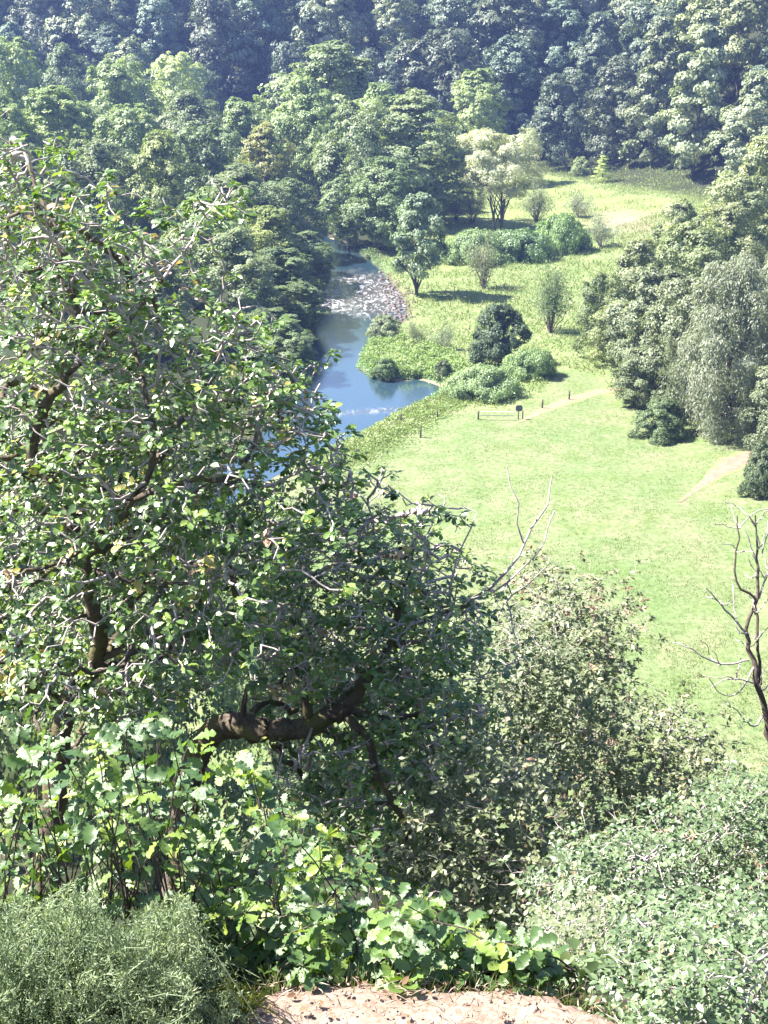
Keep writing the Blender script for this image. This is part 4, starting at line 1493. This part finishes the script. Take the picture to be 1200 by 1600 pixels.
# ---- left oak
A_POLY = [(-90, 120), (0, 150), (60, 175), (135, 195), (140, 275), (215, 290), (250, 330), (290, 400), (320, 455), (400, 505), (425, 560), (500, 600), (505, 670), (560, 745), (560, 850), (500, 1000), (430, 1090), (300, 1130), (150, 1160), (-90, 1180)]
A_SPRIG = [(240, 300), (300, 330), (360, 265), (385, 280), (340, 360), (330, 400), (280, 400)]
A_SPRIG2 = [(300, 450), (350, 455), (405, 490), (425, 515), (430, 560), (370, 560)]
A_EDGE = [(330, 470), (410, 505), (440, 555), (510, 600), (520, 680), (570, 740), (560, 830), (470, 830), (420, 700), (350, 600)]
bA = P(95, 1230, 7.7)
bA[2] = gz(bA[0], bA[1]) - .1
oak('oak_tree', 'gnarled oak with mossy twisted stems filling the left side', bA,
    [[(70, 1420, 7.9, 34.6), (85, 1250, 7.75, 30.0), (100, 1100, 7.6, 25.4), (158, 1030, 7.4, 20.7), (150, 965, 7.2, 18.5), (134, 890, 7.1, 17.3), (128, 840, 7.1, 15.0), (90, 770, 7.1, 13.9), (40, 700, 7.1, 15.0), (68, 645, 6.9, 13.9), (104, 585, 6.9, 11.5), (125, 500, 7.0, 8.7), (105, 400, 7.1, 8.1), (60, 300, 7.3, 5.2), (30, 220, 7.4, 3.0)],
     [(100, 1110, 7.6, 19.7), (30, 1060, 7.5, 17.3), (-40, 900, 7.4, 15.0), (-60, 700, 7.5, 10.4)],
     [(40, 700, 7.1, 11.5), (5, 740, 7.0, 10.4), (-30, 700, 7.0, 8.1)],
     [(134, 870, 7.1, 9.2), (200, 795, 6.8, 8.1), (240, 740, 6.7, 7.5), (248, 690, 6.6, 8.9), (236, 650, 6.6, 6.7), (225, 590, 6.7, 5.2), (190, 480, 6.8, 3.7)],
     [(248, 690, 6.6, 7.4), (290, 655, 6.6, 7.4), (310, 620, 6.7, 5.9), (340, 560, 6.8, 4.4), (370, 510, 6.9, 3.0)],
     [(210, 780, 6.75, 8.1), (290, 745, 6.6, 6.7), (350, 756, 6.7, 6.7), (392, 725, 6.8, 5.2), (405, 640, 6.9, 3.7), (440, 600, 7.0, 3.0)],
     [(140, 895, 7.1, 7.4), (200, 895, 6.9, 5.9), (240, 905, 6.8, 5.2), (330, 910, 6.8, 3.7), (420, 870, 6.9, 3.0)],
     [(392, 725, 6.8, 4.0), (450, 690, 6.8, 3.4), (490, 640, 6.8, 3.0), (500, 600, 6.9, 2.0)],
     [(350, 756, 6.7, 5.0), (430, 760, 6.8, 4.0), (500, 720, 6.9, 3.0), (545, 735, 7.0, 2.0)],
     [(330, 910, 6.8, 4.0), (400, 840, 6.8, 3.4), (470, 800, 6.9, 2.4)],
     [(104, 585, 6.9, 8.9), (180, 520, 6.8, 6.7), (250, 440, 6.9, 4.4), (300, 380, 7.0, 3.0), (345, 300, 7.1, 2.2)],
     [(158, 1030, 7.4, 8.1), (230, 1000, 7.1, 6.7), (330, 960, 7.0, 5.2), (420, 980, 7.0, 3.7)]],
    [(A_POLY, 6.3, 8.8, .86), (A_POLY, 6.2, 7.0, .12), (A_SPRIG, 6.7, 7.4, .03), (A_SPRIG2, 6.7, 7.4, .03), (A_EDGE, 6.5, 7.6, .12)], 8200, .058, 201, dead=.02, kill=.085, tips_per=11, keep=.50, tip_r=.0042, ragged=14,
    clear=[(([(150, 870), (150, 960), (160, 1040)], 15), 7.3), (([(45, 690), (70, 640), (104, 585)], 17), 6.9), (([(248, 690), (240, 740), (205, 790)], 13), 6.7), (([(290, 745), (350, 756), (395, 722)], 10), 6.65)],
    spots=[(412, 512, 26, 0.7), (350, 458, 22, 0.7), (322, 372, 16, 0.7), (60, 235, 40, 0.7), (200, 330, 30, 0.7), (20, 200, 40, 0.7), (375, 490, 20, 0.7)])

# ---- centre oak
B_POLY = [(455, 730), (560, 738), (640, 742), (715, 775), (722, 830), (700, 850), (760, 870), (790, 900), (780, 930), (765, 980), (740, 1090), (790, 1180), (760, 1330), (690, 1400), (560, 1410), (430, 1370), (400, 1200), (380, 1000), (420, 850)]
bB = P(300, 1300, 7.9)
bB[2] = gz(bB[0], bB[1]) - .1
oak('oak_tree', 'oak with a thick mossy sideways limb and bare twig tips, centre', bB,
    [[(270, 1450, 8.2, 49.5), (285, 1300, 8.1, 43.1), (300, 1180, 8.0, 39.9), (335, 1138, 7.9, 36.7), (390, 1132, 7.75, 33.5), (440, 1145, 7.65, 28.7), (488, 1138, 7.6, 23.9), (530, 1118, 7.6, 22.3), (560, 1085, 7.6, 16.1), (580, 1055, 7.6, 13.6), (612, 1010, 7.7, 9.9), (628, 950, 7.7, 7.4), (640, 880, 7.8, 5.0), (660, 800, 7.9, 2.5)],
     [(482, 1140, 7.6, 19.2), (484, 1105, 7.6, 16.7), (474, 1078, 7.55, 8.7)],
     [(505, 1130, 7.6, 9.5), (515, 1090, 7.6, 5.0), (545, 1085, 7.6, 3.1), (560, 1060, 7.6, 2.5)],
     [(540, 1118, 7.6, 13.3), (575, 1150, 7.45, 12.3), (588, 1185, 7.4, 12.3), (592, 1225, 7.35, 11.4), (625, 1262, 7.3, 9.5), (642, 1300, 7.3, 5.7)],
     [(380, 1125, 7.75, 11.4), (372, 1095, 7.7, 8.5), (386, 1070, 7.7, 3.7)],
     [(545, 1108, 7.6, 10.4), (590, 1120, 7.6, 8.5), (640, 1125, 7.6, 5.7), (690, 1110, 7.6, 3.8)],
     [(615, 1005, 7.7, 6.8), (650, 968, 7.5, 6.2), (700, 957, 7.4, 5.8), (745, 938, 7.4, 5.8), (775, 915, 7.4, 5.2), (800, 880, 7.4, 4.5), (820, 845, 7.4, 3.9), (845, 810, 7.45, 3.2), (858, 780, 7.45, 2.6), (862, 744, 7.5, 2.0)],
     [(818, 848, 7.4, 3.2), (810, 815, 7.4, 2.6), (805, 780, 7.4, 2.3), (792, 730, 7.4, 1.7)],
     [(770, 925, 7.4, 3.2), (800, 912, 7.35, 2.6), (816, 885, 7.3, 2.6), (845, 868, 7.3, 2.3), (862, 835, 7.3, 2.0), (867, 798, 7.3, 1.7)],
     [(800, 930, 7.4, 2.3), (840, 915, 7.4, 2.0), (853, 885, 7.4, 1.4)],
     [(706, 955, 7.4, 3.9), (708, 900, 7.4, 3.2), (708, 860, 7.4, 2.6), (735, 840, 7.4, 2.0), (745, 800, 7.4, 1.4)],
     [(628, 950, 7.7, 5.0), (600, 905, 7.6, 4.3), (590, 850, 7.6, 3.1), (575, 790, 7.6, 2.5)],
     [(628, 940, 7.7, 4.3), (660, 910, 7.6, 3.7), (660, 860, 7.6, 3.1), (680, 790, 7.7, 1.9)],
     [(625, 1050, 7.7, 3.7), (655, 1090, 7.5, 3.7), (668, 1160, 7.4, 4.8), (690, 1260, 7.4, 3.8), (720, 1320, 7.4, 2.8)]],
    [(B_POLY, 7.0, 9.4, 1.05), (B_POLY, 6.9, 7.6, .1)], 6600, .054, 202, dead=.03, kill=.085, tips_per=11, keep=.50, tip_r=.0040, ragged=14,
    clear=[(([(335, 1138), (440, 1145), (530, 1118), (560, 1085)], 30), 7.7), (([(540, 1118), (590, 1190), (595, 1230), (640, 1300)], 18), 7.5)],
    spots=[(715, 1035, 38, 0.6), (590, 1082, 18, 0.6), (655, 1055, 22, 0.6), (775, 1000, 26, 0.6), (720, 900, 14, 0.6)])

# ---- dead stems at the right edge
root = thing('dead_sapling', P(1215, 1420, 8.2), 'leafless dark sapling with forked stems at the right edge', 'tree')
root.location.z = gz(root.location.x, root.location.y) - .1
rng = rs(203)
tk = Tubes()
tw = Tubes()
for k, L in enumerate([
    [(1240, 1420, 8.2, 24), (1222, 1250, 8.15, 22), (1203, 1150, 8.1, 19), (1187, 1075, 8.0, 16), (1170, 1010, 8.0, 13), (1165, 985, 8.0, 11)],
    [(1165, 985, 8.0, 10), (1173, 960, 8.0, 10), (1183, 938, 8.0, 9), (1184, 895, 8.0, 8), (1182, 850, 8.0, 6), (1180, 805, 8.0, 4)],
    [(1183, 938, 8.0, 8), (1165, 927, 8.0, 7), (1143, 908, 7.95, 6), (1150, 862, 7.95, 5), (1157, 820, 7.95, 4), (1152, 806, 7.95, 3)],
    [(1188, 1070, 8.0, 10), (1184, 1020, 8.05, 9), (1180, 970, 8.05, 8), (1179, 930, 8.05, 5)],
]):
    p, r = wiggle(rng, [P(a, b, d) for a, b, d, _ in L], [wv * .28 / FPX * d for _, _, d, wv in L], .06, .007)
    tk.add(p, r, 8)
dr = random.Random(9)
EXTRA = []
for bx, by in ((1166, 990), (1172, 1010), (1180, 960), (1184, 900), (1183, 860), (1150, 865), (1157, 825), (1190, 1080), (1182, 1000), (1180, 820), (1125, 1040), (1120, 938), (1196, 905), (1150, 1060)):
    for q in range(2):
        L, x_, y_ = [(bx, by, 8.0, 3)], bx, by
        ax, ay = dr.uniform(-30, 18), dr.uniform(-30, 6)
        for st in range(3):
            x_ += ax * .5 + dr.uniform(-7, 7)
            y_ += ay * .5 + dr.uniform(-7, 7)
            L.append((x_, y_, 8.0 + dr.uniform(-.25, .25), 2.0 - .4 * st))
        EXTRA.append(L)
for L in EXTRA + [
    [(1165, 988, 8.0, 5), (1142, 962, 7.9, 4), (1122, 940, 7.9, 3), (1104, 920, 7.85, 2)],
    [(1170, 1032, 8.0, 4), (1128, 1040, 7.9, 3.5), (1095, 1022, 7.8, 3), (1068, 1006, 7.8, 2.4), (1050, 1004, 7.8, 2)],
    [(1186, 935, 8.0, 4), (1195, 905, 8.0, 3.5), (1210, 870, 8.0, 2.5)],
    [(1157, 822, 7.95, 3), (1172, 800, 7.95, 2.2), (1200, 795, 7.95, 2)],
    [(1145, 912, 7.95, 3), (1146, 950, 7.9, 2.2), (1150, 975, 7.9, 1.8)],
    [(1182, 880, 8.0, 3), (1172, 845, 7.95, 2.5), (1165, 830, 7.95, 2)],
    [(1196, 1110, 8.1, 5), (1180, 1140, 8.0, 4), (1160, 1120, 7.9, 3), (1145, 1105, 7.85, 2)],
    [(1185, 1070, 8.0, 3.5), (1150, 1060, 7.9, 3), (1130, 1058, 7.9, 2), (1110, 1075, 7.9, 1.6)],
    [(1180, 1040, 8.0, 3.5), (1150, 1090, 7.9, 2.6), (1125, 1085, 7.85, 2), (1108, 1060, 7.8, 1.7)],
    [(1190, 870, 8.0, 3), (1196, 840, 8.0, 2.5), (1204, 820, 8.0, 2)],
]:
    p, r = wiggle(rng, [P(a, b, d) for a, b, d, _ in L], [max(1.5, wv) * .42 / FPX * d for _, _, d, wv in L], .04, .004)
    tw.add(p, r, 5)
obj('trunk', tk.mesh('dead trunk', M_DARKTWIG, root.location), root)
obj('twigs', tw.mesh('dead twigs', M_TWIG, root.location), root)

# ---- small leaved shrubs on the slope, right of centre
C1 = [(760, 900), (850, 840), (860, 900), (850, 940), (880, 900), (950, 888), (1000, 925), (1000, 985), (985, 1030), (1000, 1090), (960, 1150), (860, 1180), (780, 1150), (760, 1050)]
C2 = [(900, 1130), (980, 1090), (1060, 1085), (1100, 1110), (1165, 1180), (1150, 1215), (1100, 1260), (1060, 1400), (960, 1450), (850, 1400), (840, 1250)]
C3 = [(640, 1180), (760, 1130), (860, 1150), (900, 1250), (900, 1420), (800, 1460), (660, 1440), (600, 1350)]


def slope_shrub(label, px, py_base, d, poly, dn, df, n_att, seed, mat, leaf_len, name='shrub', tip=.0014, stem_w=12, dead=.02, meshes=SMALL_LEAVES, n_obj=0, per=10, kill=.085, step=.06, ragged=20, infl=.9):
    b = P(px, py_base, d)
    b[2] = gz(b[0], b[1]) - .1
    cx, cy = np.mean(poly, 0)
    ub, vb, db = project(b)
    limbs = [[(ub, vb, db, stem_w), (px, (vb + cy) / 2, d, stem_w * .7), (cx, cy, (dn + df) / 2, stem_w * .4)]]
    r = random.Random(seed)
    for k in range(4):
        q = poly[r.randrange(len(poly))]
        limbs.append([(px, (vb + cy) / 2, d, stem_w * .5), ((cx + q[0]) / 2, (cy + q[1]) / 2, (dn + df) / 2, stem_w * .3), (q[0] * .8 + cx * .2, q[1] * .8 + cy * .2, r.uniform(dn, df), 3)])
    return oak(name, label, b, limbs, [(poly, dn, df, 1.0)], n_att, leaf_len, seed, per, cat='shrub', mat_leaf=mat, meshes=meshes, tmpl=T_KITE, n_obj=n_obj, tip_r=tip, kill=kill, step=step, infl=infl, dead=dead, twig=M_TWIG, ragged=ragged, clump=.6)


slope_shrub('rust tinged small-leaved shrub standing against the meadow, right of centre', 880, 1300, 17.0, C1, 15.2, 18.2, 3000, 211, M_SHRUB, .078, dead=.10, kill=.13, step=.095, tip=.0022, infl=1.4)
slope_shrub('pale small-leaved shrub with arching sprays below the meadow, right', 1010, 1500, 14.5, C2, 13.2, 15.8, 3400, 212, M_SHRUB, .070, dead=.03, kill=.13, step=.09, tip=.0022, infl=1.4)
slope_shrub('dark green leafy shrub under the tips of the centre oak', 760, 1560, 7.6, C3, 6.6, 8.2, 3200, 213, M_SHRUB, .046, dead=.02)
C7 = [(740, 960), (800, 930), (880, 980), (960, 1060), (960, 1180), (860, 1240), (760, 1220), (700, 1120)]
slope_shrub('green leafy shrub joining the centre oak to the rust tinged shrub', 820, 1480, 13.5, C7, 12.2, 14.6, 2600, 217, M_BUSH, .072, dead=.03, kill=.12, step=.085, tip=.002, infl=1.3)
C8 = [(860, 1330), (960, 1290), (1060, 1300), (1080, 1440), (1000, 1520), (880, 1500), (820, 1430)]
slope_shrub('tangled grey-green shrub behind the bilberry, with bare twigs', 950, 1640, 6.0, C8, 5.2, 6.6, 2400, 218, M_BILB, .034, dead=.03, kill=.06, step=.045)
C4 = [(1040, 1260), (1120, 1230), (1230, 1180), (1260, 1300), (1260, 1450), (1150, 1420), (1050, 1420), (1000, 1350)]
slope_shrub('pale bushy growth at the right edge below the dead sapling', 1150, 1600, 7.0, C4, 6.0, 8.0, 2600, 214, M_BILB, .036, dead=.03, kill=.06, step=.045)
C5 = [(980, 1420), (1060, 1380), (1140, 1400), (1260, 1360), (1260, 1680), (960, 1680), (900, 1600), (880, 1530)]
slope_shrub('low bilberry shrub with small pale oval leaves, bottom right corner', 1100, 1700, 3.3, C5, 2.9, 3.9, 3200, 215, M_BILB, .022, tip=.0009, stem_w=8, n_obj=300, per=8, dead=.01, kill=.028, step=.022, meshes=BILB_LEAVES)
C9 = [(960, 1600), (1000, 1520), (1080, 1480), (1160, 1500), (1260, 1440), (1260, 1700), (940, 1700)]
slope_shrub('bilberry growing on the ledge itself at the bottom right corner', 1150, 1720, 2.5, C9, 2.25, 2.66, 1900, 219, M_BILB, .019, tip=.0009, stem_w=8, n_obj=300, per=8, dead=.01, kill=.026, step=.02, meshes=BILB_LEAVES)
C6 = [(830, 1450), (900, 1420), (990, 1440), (960, 1560), (900, 1590), (840, 1560)]
slope_shrub('low dark heathy shrub between the pale saplings and the bilberry', 900, 1660, 3.7, C6, 3.3, 4.2, 1500, 216, M_BUSH, .022, tip=.0009, stem_w=7, n_obj=120, per=5, dead=.01, kill=.03, step=.024)

# ---- oak saplings close to the path


def sapling(label, px, py, d, poly, dn, df, n_stem, seed, leaf_len=.054, n_leaf=150, tint=None):
    rng = rs(seed)
    b = P(px, py, d)
    b[2] = gz(b[0], b[1]) - .03
    root = thing('oak_sapling', b, label, 'sapling', 'oak saplings along the path edge')
    po = np.array(poly, float)
    s = rng.uniform(po.min(0), po.max(0), (n_stem * 12, 2))
    s = s[pix_in(s, po) < 0][:n_stem]
    tb = Tubes()
    C, N, T, Z, V = [], [], [], [], []
    per = max(3, n_leaf // len(s))
    for (a, bb) in s:
        tip = P(a, bb, rng.uniform(dn, df))
        q = np.linspace(0, 1, 7)[:, None]
        start = b + rng.normal(size=3) * [.16, .10, 0]
        start[2] = gz(start[0], start[1]) - .03
        pts = start * (1 - q) + tip * q + np.array([0, 0, 1]) * (np.sin(q * math.pi) * .04) + rng.normal(size=(7, 3)) * .008 * q
        tb.add(pts, np.linspace(.0032, .0013, 7), 5)
        hv = rng.uniform(0, 1) ** 1.3
        ang0 = rng.uniform(0, 6.28)
        for k in range(per):
            f = rng.uniform(.3, 1.0) if k > per * .45 else 1.0
            i = min(6, int(f * 6.01))
            ang = ang0 + k * 2.4
            out = np.array([math.cos(ang), math.sin(ang), rng.uniform(-.15, .5)])
            T.append(out)
            C.append(pts[i] + out * .006)
            N.append(np.array([-.15, -.1, 1.0]) + rng.normal(size=3) * .5 - out * .15)
            Z.append(leaf_len * rng.uniform(.55, 1.1))
            V.append(np.clip(hv * .8 + rng.uniform(0, .2), 0, 1))
    obj('stems', tb.mesh('sapling stems', M_DARKTWIG, b), root)
    C, N, T, Z, V = map(np.array, (C, norm(np.array(N)), norm(np.array(T)), Z, V))
    C, N, T, Z, V = C[:300], N[:300], T[:300], Z[:300], V[:300]
    leaf_objects(root, C, N, T, Z, V, SAP_LEAVES, 'leaf', b)
    return root


sapling('oak sapling clump with glossy leaves at the left edge', 60, 1420, 3.1, [(-60, 1190), (40, 1120), (150, 1170), (160, 1330), (60, 1360), (-60, 1340)], 2.75, 3.35, 34, 301, n_leaf=300)
sapling('tall glossy oak sapling just below the mossy limb', 230, 1420, 3.1, [(130, 1160), (220, 1120), (330, 1150), (330, 1300), (200, 1340), (130, 1320)], 2.7, 3.3, 36, 302, n_leaf=300)
sapling('oak sapling right of the tall glossy one, in broken shade', 360, 1440, 3.2, [(300, 1170), (360, 1160), (440, 1250), (450, 1370), (380, 1400), (290, 1340)], 2.9, 3.5, 24, 303, n_leaf=300)
sapling('shaded oak sapling above the broom shrub', 340, 1540, 3.1, [(240, 1340), (350, 1370), (480, 1380), (500, 1480), (430, 1530), (300, 1500), (260, 1440)], 2.8, 3.3, 22, 304, n_leaf=300)
sapling('pale oak sapling at the left end of the path edge clump', 530, 1570, 2.95, [(460, 1420), (530, 1410), (600, 1430), (600, 1530), (520, 1550), (460, 1520)], 2.75, 3.15, 22, 305, n_leaf=300)
sapling('bright oak sapling in the middle of the path edge clump', 660, 1575, 2.95, [(590, 1420), (680, 1400), (740, 1430), (740, 1540), (650, 1550), (590, 1540)], 2.75, 3.15, 22, 306, n_leaf=300)
sapling('oak sapling with upright pale leaves at the right end of the path edge clump', 790, 1585, 3.0, [(735, 1430), (800, 1440), (850, 1480), (860, 1540), (800, 1560), (740, 1550)], 2.75, 3.2, 18, 307, n_leaf=241)
sapling('dim oak sapling deep in shade behind the path edge clump', 540, 1520, 4.0, [(430, 1260), (560, 1300), (640, 1340), (640, 1440), (540, 1420), (440, 1400)], 3.7, 4.4, 22, 308, n_leaf=300)

# ---- broom shrub bottom left


def broom(name, label, px, py, d, poly, dn, df, shoots, seed, mat, nl=50, needle=.0105, cat='shrub', up=1.0):
    rng = rs(seed)
    b = P(px, py, d)
    b[2] = gz(b[0], b[1]) - .05
    root = thing(name, b, label, cat)
    po = np.array(poly, float)
    s = rng.uniform(po.min(0), po.max(0), (shoots * 12, 2))
    s = s[pix_in(s, po) < 0][:shoots]
    tb = Tubes()
    C, T, V = [], [], []
    for (a, bb) in s:
        tip = P(a, bb, rng.uniform(dn, df))
        base = b + (tip - b) * rng.uniform(.1, .5) + rng.normal(size=3) * .04
        L = norm(tip - base) * .7 + np.array([rng.normal() * .5, rng.normal() * .45, up * .7])
        ln = rng.uniform(.10, .30)
        st = tip - norm(L) * ln
        q = np.linspace(0, 1, 5)[:, None]
        tb.add(np.concatenate([base[None], st * (1 - q) + tip * q + np.array([0, 0, -1]) * (ln * .5 * q * (q - 1)) + rng.normal(size=(5, 3)) * .004 * q]), np.linspace(.0020, .0008, 6), 3)
        hv = rng.uniform(0, 1)
        f = rng.uniform(0, 1, nl)[:, None]
        c = st * (1 - f) + tip * f + np.array([0, 0, -1]) * (ln * .5 * f * (f - 1)) + rng.normal(size=(nl, 3)) * .004
        C.append(c)
        T.append(norm(norm(L) * .9 + rng.normal(size=(nl, 3)) * .55))
        V.append(np.clip(hv * .7 + rng.uniform(0, .3, nl), 0, 1))
    C, T, V = np.concatenate(C), np.concatenate(T), np.concatenate(V)
    obj('stems', tb.mesh('broom stems', mat, b), root)
    o = obj('shoots', leaf_mesh('broom shoots', C, unit(rng, len(C)), T, needle * rng.uniform(.6, 1.6, len(C)), T_NARROW, mat, V, b, width=np.full(len(C), needle * .8)), root)
    tag(o, kind='stuff')
    return root


broom('broom_shrub', 'feathery grey-green broom shrub filling the bottom left corner', 90, 1800, 3.0, [(-60, 1390), (60, 1395), (150, 1370), (170, 1440), (260, 1460), (300, 1520), (320, 1640), (-60, 1680)], 2.35, 3.0, 1000, 401, M_BROOM)
broom('broom_shrub', 'lighter feathery broom shrub between the corner shrub and the saplings', 280, 1760, 3.0, [(200, 1420), (280, 1390), (330, 1430), (300, 1540), (390, 1560), (330, 1650), (180, 1640)], 2.45, 2.95, 560, 402, M_BROOM)
broom('heather_tuft', 'small yellow-green heather tuft at the left end of the path', 380, 1620, 2.75, [(330, 1580), (345, 1530), (380, 1515), (400, 1550), (395, 1600)], 2.6, 2.75, 70, 403, M_HEATH, 40, .008, 'heather')

# ---- ground cover on the steep slope below the ledge
rng = rs(500)
n = 26000
gx = rng.uniform(-4.5, 5.5, n)
gy = 2.35 + rng.rand(n) ** 1.6 * 22
gx = gx * (.4 + gy / 9)
C = np.column_stack([gx, gy, ground_z(gx, gy) + rng.uniform(0, .35, n) * np.clip((gy - 2.2) / 3, .15, 1)])
tag(obj('ground_cover', leaf_mesh('ground_cover', C, norm(rng.normal(size=C.shape) * .5 + [0, -.3, .9]), unit(rng, n), rng.uniform(.05, .12, n) * np.clip(gy / 6, .6, 1.6), T_KITE, M_COVER, rng.uniform(0, 1, n))),
    'dark ivy and bilberry ground cover on the steep slope', 'ground cover', kind='stuff')
n = 1500
gx, gy = rng.uniform(-.5, .7, n), rng.uniform(1.5, 2.3, n)
ok = gy < 2.25 - np.clip(np.abs(gx - .08) - .30, 0, 9) * .9
gx, gy = gx[ok], gy[ok]
n = len(gx)
C = np.column_stack([gx, gy, ground_z(gx, gy) + .040 + rng.uniform(0, .006, n)])
tag(obj('straw', leaf_mesh('straw', C, norm(rng.normal(size=C.shape) * .3 + [0, 0, 1]), norm(rng.normal(size=C.shape) * [1, 1, .12]), rng.uniform(.012, .05, n), T_NARROW, M_STRAW, rng.uniform(0, 1, n), width=np.full(n, .008))),
    'dry straw and heath stems trodden into the ledge path', 'straw', kind='stuff')
n = 7000
gx, gy = rng.uniform(-3.2, 3.6, n), rng.uniform(.2, 2.5, n)
ok = gy > 2.32 - np.clip(np.abs(gx - .08) - .30, 0, 9) * .9
gx, gy = gx[ok], gy[ok]
n = len(gx)
C = np.column_stack([gx, gy, ground_z(gx, gy) + rng.uniform(0, .12, n)])
tag(obj('ground_cover', leaf_mesh('ground_cover', C, norm(rng.normal(size=C.shape) * .5 + [0, 0, .9]), unit(rng, n), rng.uniform(.02, .06, n), T_KITE, M_COVER, rng.uniform(0, 1, n))),
    'low dark bilberry leaves and litter on the ledge either side of the path', 'ground cover', kind='stuff')
# grass fringe along the path lip
n = 1100
gx = rng.uniform(-.5, .8, n)
gy = 2.22 + .05 * wob(gx, 0 * gx, 4, 70) - np.clip(np.abs(gx - .08) - .28, 0, 9) * .9 + rng.normal(size=n) * .03
C = np.column_stack([gx, gy, ground_z(gx, gy)])
tm = (np.array([[0, .5, 0], [0, -.5, 0], [.6, -.32, .06], [.6, .32, .06], [1, 0, .22]]), np.array([[0, 1, 2], [0, 2, 3], [3, 2, 4]]))
tag(obj('grass_fringe', leaf_mesh('grass_fringe', C, norm(rng.normal(size=C.shape) * [1, 1, .1]), norm(rng.normal(size=C.shape) * [.4, .4, .1] + [0, 0, 1]), rng.uniform(.03, .085, n), tm, M_MEADOWG, rng.uniform(0, 1, n), width=np.full(n, .0035))),
    'thin grass fringe along the lip of the path', 'grass', kind='stuff')
